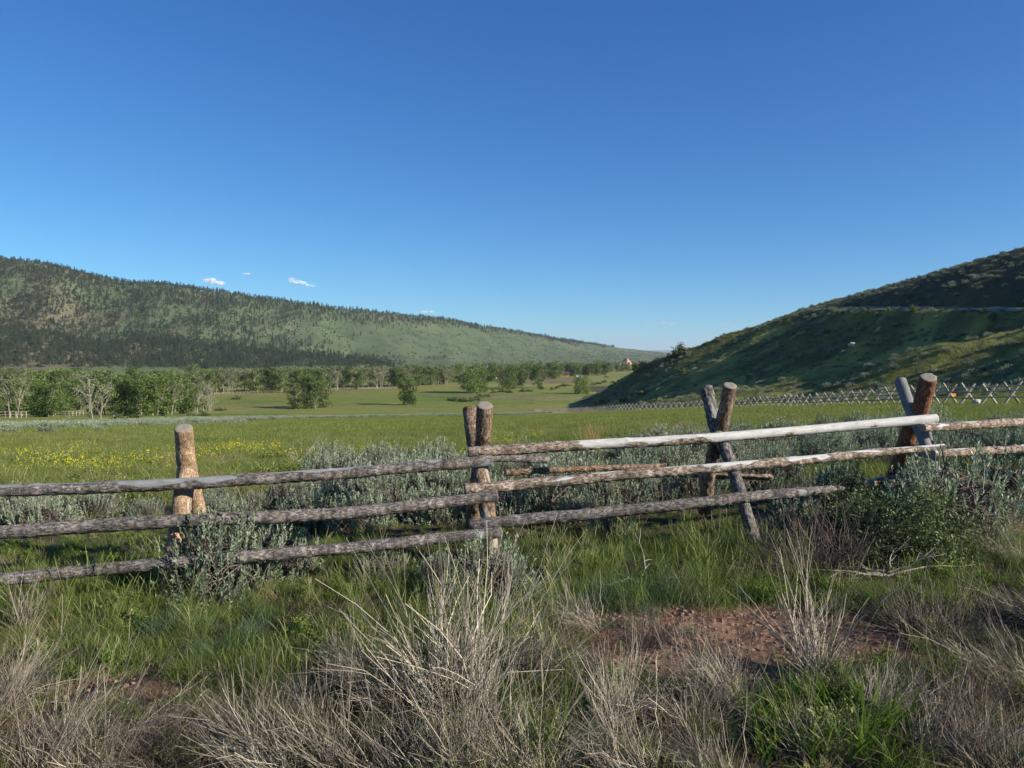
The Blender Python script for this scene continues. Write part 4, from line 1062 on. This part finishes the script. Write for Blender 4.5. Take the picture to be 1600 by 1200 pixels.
# ------------------------------------------------------------------ trees
CT = [tree_meshes(500, 14, 9, .14, 3300, .33, 50, 'cotton', 18, 1, .1, .35), tree_meshes(501, 14, 8.5, .14, 3000, .33, 46, 'cotton', 16, 2, .2, .35), tree_meshes(502, 13, 11, .08, 4200, .35, 66, 'cotton', 22, 2, .0, .5),
      tree_meshes(503, 14, 9, .25, 1700, .28, 38, 'cottonpale', 16, 2, .6), tree_meshes(504, 12, 7.5, .06, 2800, .33, 46, 'cotton', 16, 1, .0, .6), tree_meshes(505, 13, 8, .3, 800, .25, 26, 'cottonpale', 18, 3, .8)]
WL = [bush_leaves('foliage', M['willow'], 520 + i, (1.6, 1.6, 1.5), 900, .17, 16)[0] for i in range(2)]
def ctree(px, by, hpx, k, label, group=None, r=random.Random(4), wide=1.0, D=None):
    x, y, z = hit(px, by)
    if D: y = D; x = float(ray(px, by)[0]) * D; z = float(Z(x, y))
    H0 = (14, 14, 13, 14, 12, 13)[k]; s = hpx / F * y / H0
    place('cottonwood_tree', (('trunk', CT[k][0]), ('crown', CT[k][1])), (x, y, z - .1), (s * wide, s * wide, s), r.uniform(0, 6.28), (0, 0), label, 'tree', group)
for a in ((145, 659, 76, 5, 'pale forked cottonwood with a bare white trunk standing ahead of the riverside trees', 1.05), (463, 639, 34, 4, 'low leafy cottonwood beside the taller pair in the valley clump', 1.1),
          (480, 638, 50, 0, 'tall cottonwood in the middle of the valley clump', .8), (494, 638, 52, 1, 'tall cottonwood at the right of the valley clump', .8), (505, 637, 44, 4, 'slim cottonwood leaning out of the valley clump', .8),
          (639, 633, 45, 4, 'solitary narrow cottonwood in the open valley meadow', .95), (733, 614, 44, 2, 'broad dense cottonwood beside the willow shrubs', .9), (750, 613, 40, 2, 'broad cottonwood touching the dense one by the willows', .8),
          (795, 608, 38, 2, 'large rounded cottonwood in front of the far grove', .85), (812, 607, 34, 0, 'cottonwood joined to the large rounded one', .9), (835, 606, 34, 1, 'open cottonwood with visible trunks at the grove end', .9),
          (906, 616, 29, 2, 'small spreading cottonwood at the tip of the hill shadow', .8), (916, 615, 22, 4, 'short leaning cottonwood beside the spreading one', 1.1), (105, 664, 20, 5, 'small bare sapling before the pale forked cottonwood', .8)):
    ctree(a[0], a[1], a[2], a[3], a[4], wide=a[5])
def rows():
    r = random.Random(12)
    def row(x0, x1, b0, b1, h0, h1, n, ks, lab, grp, jit=3):
        for i in range(n):
            f = (i + r.uniform(.1, .9)) / n; px = x0 + (x1 - x0) * f; by = b0 + (b1 - b0) * f + r.uniform(-jit, jit)
            ctree(px, by, r.uniform(h0, h1), r.choice(ks), lab, grp, r, r.uniform(.8, 1.15))
    row(-60, 105, 651, 650, 48, 62, 13, (0, 1, 4, 2, 3), 'leafy cottonwood in the riverside row at the photo edge', 'cottonwoods of the near riverside row', 3)
    row(60, 110, 646, 646, 66, 70, 2, (0, 2), 'tallest leafy cottonwood of the near riverside row', 'tallest pair of the near riverside row', 1)
    row(158, 265, 649, 647, 54, 64, 9, (0, 1, 2, 4, 0), 'dense cottonwood with white stems in the near riverside grove', 'cottonwoods of the near riverside grove', 3)
    row(262, 330, 646, 642, 38, 60, 7, (3, 5, 3, 4), 'thin grey green cottonwood at the grove edge', 'thin cottonwoods at the near grove edge', 3)
    row(-40, 330, 622, 616, 34, 44, 22, (0, 1, 4, 3, 2), 'cottonwood in the second row behind the near grove', 'cottonwoods of the second riverside row', 4)
    row(320, 460, 614, 612, 34, 40, 16, (0, 3, 1, 4, 3), 'grey green cottonwood along the river bend behind the valley clump', 'cottonwoods along the river bend', 2)
    row(450, 600, 610, 606, 30, 37, 20, (3, 5, 3, 0, 1), 'pale trunked cottonwood in the middle riverside belt', 'cottonwoods of the middle riverside belt', 2)
    row(595, 705, 605, 600, 27, 33, 17, (3, 0, 3, 1, 5), 'cottonwood in the belt behind the solitary meadow tree', 'cottonwoods behind the solitary tree', 2)
    row(680, 870, 598, 592, 22, 28, 26, (0, 1, 3, 4), 'far cottonwood in the grove near the log cabin', 'cottonwoods near the cabin', 1.5)
    row(865, 950, 588, 586, 18, 22, 16, (0, 1, 4), 'distant cottonwood behind the log cabin', 'cottonwoods behind the cabin', 1)
    row(925, 1010, 581, 580, 11, 15, 18, (0, 1, 4), 'distant cottonwood below the red outcrop', 'cottonwoods below the outcrop', .6)
    wl = [(705, 626), (716, 627), (727, 628), (741, 626), (748, 621), (760, 620), (770, 614), (782, 613), (795, 614), (818, 612), (828, 612), (845, 608), (862, 609), (872, 607), (880, 604), (890, 603), (925, 602), (935, 600), (945, 598), (958, 598), (370, 624), (345, 642), (212, 653), (188, 656), (300, 650), (316, 650), (936, 632), (944, 631), (975, 628), (1075, 624), (1180, 626), (948, 590), (1005, 617)]
    for px, by in wl:
        x, y, z = hit(px, by); s = r.uniform(.8, 1.35) * min(1.3, y / 260)
        place('willow_shrub', (('foliage', WL[r.randrange(2)]),), (x, y, z), (s * 1.25, s * 1.25, s), r.uniform(0, 6), (0, 0), 'low rounded willow shrub on the valley floor', 'shrub', 'willow shrubs on the valley floor')
rows()
# shrubs beside the hill road and on the hill
HB = [bush_leaves('foliage', M['willow'], 540, (1.1, 1.1, 1.2), 800, .10, 16)[0], bush_leaves('foliage', M['juniper'], 541, (1.1, 1.1, 1.3), 900, .10, 16)[0], bush_leaves('foliage', M['grass'], 542, (.9, .9, 1.5), 800, .10, 14)[0]]
for px, py, k, s, lb in ((1427, 486, 2, 1.5, 'bright green upright shrub at the downhill edge of the hill road'), (1390, 487, 2, 1.0, 'small green shrub by the hill road left of the upright one'), (1350, 486, 0, 1.1, 'olive shrub below the hill road'),
        (1316, 490, 0, .8, 'low olive shrub below the hill road near its bend'), (1268, 481, 2, .9, 'shrub at the outer end of the hill road'), (1252, 487, 1, 1.3, 'dark shrub on the skyline at the road end'), (1232, 500, 0, 1.1, 'pale shrub on the skyline below the road end'),
        (1472, 487, 0, 1.0, 'olive shrub by the road right of the upright green one'), (1535, 490, 1, 1.6, 'dark broad shrub on the road edge near the photo side'), (1553, 500, 0, 1.7, 'grey green shrub below the road near the photo side'), (1575, 486, 1, 1.4, 'dark shrub above the road at the photo side'),
        (1595, 480, 2, 1.3, 'green shrub at the photo side above the road'), (1498, 484, 2, .8, 'small green shrub between the road shrubs'), (1342, 454, 1, .9, 'tiny dark shrub alone on the upper skyline'), (1065, 556, 1, 3.2, 'dark bush on the skyline where the hills meet'),
        (1048, 566, 1, 2.0, 'smaller dark bush on the lower skyline'), (1067, 588, 0, 2.2, 'pale round shrub in the dark lower slope'), (1170, 592, 2, 1.1, 'small yellowish shrub on the shaded slope'), (1241, 524, 2, 1.2, 'slim green shrub on the shaded slope under the road end'), (1291, 522, 0, 1.3, 'olive shrub pair on the shaded slope'),
        (1263, 518, 0, 1.1, 'olive shrub left of the pair on the shaded slope'), (1420, 466, 0, 1.5, 'grey green shrub on the upper slope above the road'), (1440, 470, 1, 1.1, 'dark shrub on the upper slope above the road'), (1190, 628, 1, 1.1, 'dark bush at the hill foot behind the zigzag fence'), (1290, 622, 1, .9, 'dark bush behind the zigzag fence middle'), (1590, 540, 0, 1.3, 'pale shrub on the slope at the photo side')):
    x, y, z = hit(px, py); s = s * max(.5, y / 200)
    place('hill_shrub', (('foliage', HB[k]),), (x, y, z - .1), s * .8, px, (0, 0), lb, 'shrub')

# pines and junipers on the far hills
PN = [pine_mesh(600, 10, 5.0), pine_mesh(601, 11, 4.6), pine_mesh(602, 8.5, 6.2, rounded=True), pine_mesh(603, 9, 4.0, 260, 'deadpine')]
PJ = [joined('pine', *p) for p in PN]
JN = [bush_leaves('juniper', M['juniper'], 620 + i, (2.4, 2.4, 2.6), 260, .55, 12)[0] for i in range(3)]
def forest():
    r = np.random.default_rng(21)
    n = 90000
    q = r.uniform(-.80, .32, n); Df = np.interp(q, _q, _Df); Dr = np.interp(q, _q, _Dr)
    t = r.uniform(-.04, 1.06, n); y = Df + t * (Dr - Df); x = q * y
    z, tl, _ = Zt(x, y); px, py = proj(x, y, z)
    area = (Dr - Df) * y / 2.2e6
    cl = fbm(x / 120, y / 120, 0, 131, 4)
    ridge_y = np.interp(q, _q, _ryp); foot_y = 574.0
    v = (py - ridge_y) / np.maximum(foot_y - ridge_y, 3)        # 0 at the ridge, 1 at the foot
    dens = np.zeros(n)
    fr = sstep(600, 150, px)
    dens += fr * (.75 + 1.0 * sstep(-.15, .3, cl)) * sstep(.0, .06, v + .1)
    dens += fr * sstep(.5, .8, v) * 1.9
    dens += sstep(640, 560, px) * sstep(190, 330, px) * sstep(532 + (px - 300) * .075, 545 + (px - 300) * .075, py) * 2.4       # dense dark foot of the slope
    band = 26 * sstep(950, 500, px) + 3
    dens += (1 - sstep(band * .3, band, py - ridge_y + 8 * cl)) * .7 * (px < 960)      # fringe along the crest
    dens *= sstep(577, 572, py - 3 * cl)
    dens = np.clip(dens, 0, 3.0) * area
    keep = (r.random(n) < dens * .36) & (z > -24)
    X, Y, Zq, PX, PY, V = x[keep], y[keep], z[keep], px[keep], py[keep], v[keep]
    k = r.choice(4, len(X), p=[.28, .24, .40, .08]); s = .38 + .85 * r.random(len(X)) ** 1.3
    s = np.where(Y > 3500, s * 1.3, s)
    o = np.argsort(Y / s); near = o[:300]; rest = o[300:]
    for i in near:
        lab, grp = (('dark pine in the forest along the foot of the far slope', 'pines along the foot of the far slope') if V[i] > .6 else ('pine scattered on the brown flank of the far slope', 'pines on the brown flank'))
        place('pine_tree', (('trunk', PN[k[i]][0]), ('crown', PN[k[i]][1])), (X[i], Y[i], Zq[i]), s[i], r.uniform(0, 6), (0, 0), lab, 'pine', grp)
    scatter('pine_woods', PJ, np.stack([X, Y, Zq], -1)[rest], rotz(len(rest), .02), s[rest], k[rest], 'dark pines scattered over the far slope and along its skyline', 'pine woods')
    # junipers and scrub
    m = 60000
    j = r.permutation(n)[:m]; x, y, z, px, py, v = x[j], y[j], z[j], px[j], py[j], v[j]; cl2 = fbm(x / 70, y / 70, 0, 141, 3)
    d = (1.3 * sstep(560, 200, px) + .12) * (.5 + sstep(-.2, .3, cl2)) * sstep(578, 572, py) * area[j]
    keep = (r.random(m) < d * .5) & (z > -24); X, Y, Zq = x[keep], y[keep], z[keep]; s = r.uniform(.45, 1.15, len(X)); k = r.integers(0, 3, len(X))
    o = np.argsort(Y / s); near = o[:250]; rest = o[250:]
    for i in near:
        e = obj('juniper_shrub', JN[k[i]], None, (X[i], Y[i], Zq[i]), 'small dark juniper dotted over the lower far slope', 'juniper', 'junipers on the lower far slope'); e.scale = (s[i],) * 3
    scatter('juniper_undergrowth', JN, np.stack([X, Y, Zq], -1)[rest], rotz(len(rest), .02), s[rest], k[rest], 'small dark shrubs dotted over the far sage slope', 'scrub')
forest()

# ------------------------------------------------------------------ ranch, outcrop, valley fence
def cabin(px, py, D, w, d, h, rh, wall, name, label, rz, trailer=False):
    x = float(ray(px, py)[0]) * D; z = float(Z(x, D))
    e = bpy.data.objects.new(name, None); COL.objects.link(e); e.location = (x, D, z); e.rotation_euler = (0, 0, rz); tag(e, label, 'building')
    mb = MB(); box(mb, (0, 0, h / 2 - .3), (w, d, h + .6))
    V = np.array([[-w / 2, -d / 2, h], [-w / 2, d / 2, h], [-w / 2, 0, h + rh], [w / 2, -d / 2, h], [w / 2, d / 2, h], [w / 2, 0, h + rh]]); mb.add(V, T=[[0, 2, 1], [3, 4, 5]])
    obj('wall', mb.mesh('wall', wall), e)
    mb = MB(); o = .9; t = .22
    for s in (-1, 1):
        a = np.array([[-w / 2 - o, s * (d / 2 + o), h - rh * o / (d / 2)], [w / 2 + o, s * (d / 2 + o), h - rh * o / (d / 2)], [w / 2 + o, 0, h + rh], [-w / 2 - o, 0, h + rh]])
        V = np.concatenate([a + [0, 0, .02], a + [0, 0, t]]); mb.add(V, [[0, 1, 2, 3], [4, 7, 6, 5], [0, 4, 5, 1], [1, 5, 6, 2], [2, 6, 7, 3], [3, 7, 4, 0]])
    rf = obj('roof', mb.mesh('roof', ROOF), e)
    mb = MB(); box(mb, (w * .2, .8, h + rh * .9), (.9, .9, 1.9)); obj('chimney', mb.mesh('chimney', TANW), rf)
    for k in range(3):
        mb = MB(); box(mb, (-w * .32 + k * w * .3, -d / 2 - .03, h * .52), (1.5, .12, 1.3)); obj('window', mb.mesh('window', GLS), e)
    mb = MB(); box(mb, (w * .13, -d / 2 - .04, 1.05), (1.0, .12, 2.1)); obj('door', mb.mesh('door', ROOF), e)
cabin(878, 588, 900, 14, 9, 3.0, 2.6, LOGW, 'log_cabin', 'orange brown log cabin with a dark roof among valley trees', .25)
cabin(768, 592, 800, 9, 6, 2.2, 1.5, TANW, 'barn', 'small low tan barn between two rounded cottonwoods', -.3)
def trailer():
    D = 850.0; x = float(ray(905, 588)[0]) * D; z = float(Z(x, D))
    e = bpy.data.objects.new('trailer', None); COL.objects.link(e); e.location = (x, D, z); e.rotation_euler = (0, 0, .1); tag(e, 'small white trailer parked beside the log cabin', 'trailer')
    mb = MB(); box(mb, (0, 0, 1.75), (6.0, 2.3, 2.0)); box(mb, (-.1, 0, 2.85), (5.4, 2.0, .2)); obj('body', mb.mesh('body', WHT), e)
    for sx in (-.6, .6):
        mb = MB(); mb.tubes(np.array([[[sx, -1.17, .38], [sx, -.9, .38]]]), np.full((1, 2), .38), np.array([.5]), 12); obj('wheel', mb.mesh('wheel', ROOF), e)
    mb = MB(); box(mb, (1.2, -1.17, 1.9), (1.2, .08, .6)); obj('window', mb.mesh('window', GLS), e)
trailer()
def outcrop():
    r = np.random.default_rng(2); D = 2000.0; x, y, z = float(ray(978, 572)[0]) * D, D, 0; z = float(Z(x, D))
    nx, nz = 60, 34; U, W = np.meshgrid(np.linspace(-1, 1, nx), np.linspace(0, 1, nz))
    top = (.35 + .65 * np.exp(-((U - .25) / .45) ** 2) + .25 * fbm(U * 3, 0, 0, 3, 3)) * (1 - np.abs(U) ** 4)
    X = U * 22; Zz = W * top * 20 - 2; Y = -6 * (1 - W) + W ** 2 * 12 + 3.2 * fbm(U * 5, W * 3, 0, 5, 4) + 6 * np.abs(U) ** 2
    V = np.stack([X, Y, Zz], -1).reshape(-1, 3); B = V + np.array([0, 26, -1.0]); m = nx * nz
    i = np.arange(nz - 1)[:, None] * nx + np.arange(nx - 1)[None]; Q = np.stack([i, i + 1, i + nx + 1, i + nx], -1).reshape(-1, 4)
    k = np.arange(nx - 1) + (nz - 1) * nx; Q2 = np.stack([k, k + 1, k + 1 + m, k + m], -1)
    m_ = N('red_rock'); c = m_.n('ShaderNodeTexCoord').outputs['Object']; no = m_.noise(.16, 6, .7, c)
    mt = m_.done(m_.n('ShaderNodeBsdfPrincipled', ins={'Base Color': m_.ramp(no, [(.3, (.28, .13, .075)), (.5, (.46, .27, .17)), (.7, (.62, .44, .31))]), 'Roughness': .95}).outputs[0])
    me = rawmesh('rock_outcrop', np.concatenate([V, B]), np.concatenate([Q, (Q + m)[:, ::-1], Q2]), np.zeros((0, 3), int), mt, None, False)
    obj('rock_outcrop', me, None, (x, y, z), 'bare pinkish red rock outcrop at the far end of the valley', 'rock outcrop')
outcrop()
def pole_fence(p0, p1, n, hgt, name, label, rails=2):
    a = np.array(hit(*p0)); b = np.array(hit(*p1)); e = bpy.data.objects.new(name, None); COL.objects.link(e); e.location = a; tag(e, label, 'fence')
    pts = []
    for i in range(n):
        f = i / (n - 1); x, y = a[0] + (b[0] - a[0]) * f, a[1] + (b[1] - a[1]) * f; z = float(Z(x, y)); p = np.array([x, y, z]) - a; pts.append(p)
        mb = MB(); mb.tubes(np.array([[p + [0, 0, -.3], p + [0, 0, hgt]]]), np.full((1, 2), .09), np.array([.8]), 5); obj('post', mb.mesh('post', M['oldwood']), e)
    pts = np.array(pts)
    for lv in np.linspace(.5, .92, rails):
        mb = MB(); mb.tubes((pts + [0, 0, lv * hgt])[None], np.full((1, n), .05 if rails < 3 else .06), np.array([.8]), 4); obj('rail', mb.mesh('rail', M['oldwood']), e)
pole_fence((-20, 654), (130, 649), 22, 1.5, 'pole_fence', 'low grey pole fence in front of the near riverside trees')
pole_fence((330, 617), (620, 607), 60, 1.4, 'pole_fence', 'thin pale fence line along the middle riverside belt')
pole_fence((660, 621), (840, 626), 40, 1.2, 'wire_fence', 'faint post fence crossing the valley meadow near the willows')

# ------------------------------------------------------------------ clouds, haze, sky, sun, camera
def clouds():
    m = N('cloud_vapour'); fc = m.n('ShaderNodeLayerWeight', ins={'Blend': .45}).outputs['Facing']
    c = m.n('ShaderNodeTexCoord').outputs['Object']; no = m.noise(.006, 6, .7, c)
    f = m.math('MULTIPLY', m.math('POWER', m.math('SUBTRACT', 1.0, fc), 3.0), m.math('MULTIPLY', m.math('SUBTRACT', no, .36, clamp=True), 3.2, clamp=True), clamp=True)
    f = m.math('MULTIPLY', f, m.n('ShaderNodeAttribute', attribute_name='dense', attribute_type='OBJECT').outputs['Fac'], clamp=True)
    df = m.n('ShaderNodeBsdfDiffuse', ins={'Color': (1, 1, 1, 1)}); tl = m.n('ShaderNodeBsdfTranslucent', ins={'Color': (.95, .95, .95, 1)})
    s = m.n('ShaderNodeMixShader', ins={0: .15, 1: df.outputs[0], 2: tl.outputs[0]})
    mx = m.n('ShaderNodeMixShader', ins={0: f, 1: m.n('ShaderNodeBsdfTransparent').outputs[0], 2: s.outputs[0]}); mat = m.done(mx.outputs[0])
    r = np.random.default_rng(4); D = 42000.0
    for px, py, w, h, slope, dn, lb in ((332, 440, 42, 12, .25, .8, 'small bright white cloud just above the wooded ridge'), (470, 442, 46, 10, .35, .65, 'thin wedge of white cloud sloping down over the ridge'), (385, 428, 14, 4, 0, .5, 'faint wisp of cloud between the two white ones'),
                                        (1035, 505, 60, 6, .05, .45, 'faint flat cloud streak low over the valley gap'), (1150, 512, 50, 5, .0, .35, 'pale cloud streak touching the hill skyline'), (668, 487, 26, 5, .1, .8, 'low sliver of cloud resting on the ridge line')):
        mb = MB(); n = 16; wm = w / F * D / 2; hm = h / F * D / 2
        for i in range(n):
            u = r.uniform(-.75, .75); c0 = np.array([u * wm, r.normal(0, .1) * wm, -u * wm * slope + r.normal(0, .25) * hm]); sc3 = np.array([wm * r.uniform(.2, .42), wm * .3, hm * r.uniform(.4, .8) * (1 - .5 * abs(u))])
            th = np.linspace(0, np.pi, 15); ph = np.linspace(0, 2 * np.pi, 25)[:-1]; A, B = np.meshgrid(th, ph, indexing='ij')
            d = np.stack([np.sin(A) * np.cos(B), np.sin(A) * np.sin(B), np.cos(A)], -1).reshape(-1, 3)
            rr = 1 + .3 * fbm(d[:, 0] * 2 + i, d[:, 1] * 2, d[:, 2] * 2, 8, 3)
            a = np.arange(14)[:, None] * 24 + np.arange(24)[None]; b = np.arange(14)[:, None] * 24 + (np.arange(24)[None] + 1) % 24
            mb.add(c0 + d * rr[:, None] * sc3, np.stack([a, a + 24, b + 24, b], -1).reshape(-1, 4))
        o = obj('cloud', mb.mesh('cloud', mat, True), None, P(px, py, D), lb, 'cloud'); o['dense'] = dn
clouds()
def haze():
    m = N('haze_air'); v = m.n('ShaderNodeVolumePrincipled', ins={'Color': (.80, .88, 1.0, 1), 'Density': HAZE, 'Anisotropy': .15}); m.nt.links.new(v.outputs[0], m.out.inputs[1])
    lo, hi = -45.0, 330.0; mb = MB(); box(mb, (0, 0, (lo + hi) / 2), (46000, 46000, hi - lo)); obj('haze', mb.mesh('haze', m.m), kind='stuff', label='thin blue summer haze over the far hills', cat='haze')
HAZE = 4.5e-5
haze()
w = bpy.data.worlds.new('World'); sc.world = w; w.use_nodes = True; nt = w.node_tree
sk = nt.nodes.new('ShaderNodeTexSky'); sk.sky_type = 'NISHITA'; sk.sun_disc = False; sk.sun_elevation = SUN_EL; sk.sun_rotation = SUN_AZ
sk.altitude = 2300; sk.air_density = 1.0; sk.dust_density = .25; sk.ozone_density = 2.2
def vm(op, a, b):
    x = nt.nodes.new('ShaderNodeVectorMath'); x.operation = op; nt.links.new(a, x.inputs[0]); x.inputs[1].default_value = b; return x.outputs[0]
sep = nt.nodes.new('ShaderNodeSeparateXYZ'); nt.links.new(vm('MULTIPLY', sk.outputs[0], (.12, .12, .12)), sep.inputs[0]); cmb = nt.nodes.new('ShaderNodeCombineXYZ')
for i_, (g_, k_) in enumerate(((1.3, .64), (1.06, .94), (.78, 1.13))):
    pw = nt.nodes.new('ShaderNodeMath'); pw.operation = 'POWER'; nt.links.new(sep.outputs[i_], pw.inputs[0]); pw.inputs[1].default_value = g_
    ml = nt.nodes.new('ShaderNodeMath'); ml.operation = 'MULTIPLY'; nt.links.new(pw.outputs[0], ml.inputs[0]); ml.inputs[1].default_value = k_ / .12; nt.links.new(ml.outputs[0], cmb.inputs[i_])
nt.links.new(cmb.outputs[0], nt.nodes['Background'].inputs[0]); nt.nodes['Background'].inputs[1].default_value = .069
L = bpy.data.lights.new('sun', 'SUN'); L.energy = 5.0; L.angle = R(.5); L.color = (1, .93, .82)
lo = bpy.data.objects.new('sun', L); COL.objects.link(lo); lo.rotation_euler = Vector(-SUN).to_track_quat('-Z', 'Y').to_euler()
cam = bpy.data.cameras.new('camera'); co = bpy.data.objects.new('camera', cam); COL.objects.link(co)
co.location = (0, 0, EYE); co.rotation_euler = (math.pi / 2 + PITCH, 0, 0); cam.sensor_width = 36; cam.lens = 36 * F / 1600; cam.clip_start = .1; cam.clip_end = 90000
sc.camera = co
sc.view_settings.view_transform = 'Standard'; sc.view_settings.look = 'None'; sc.view_settings.exposure = 0.66; sc.view_settings.gamma = 1
sc.cycles.max_bounces = 5; sc.cycles.diffuse_bounces = 2; sc.cycles.transparent_max_bounces = 24; sc.cycles.volume_bounces = 0
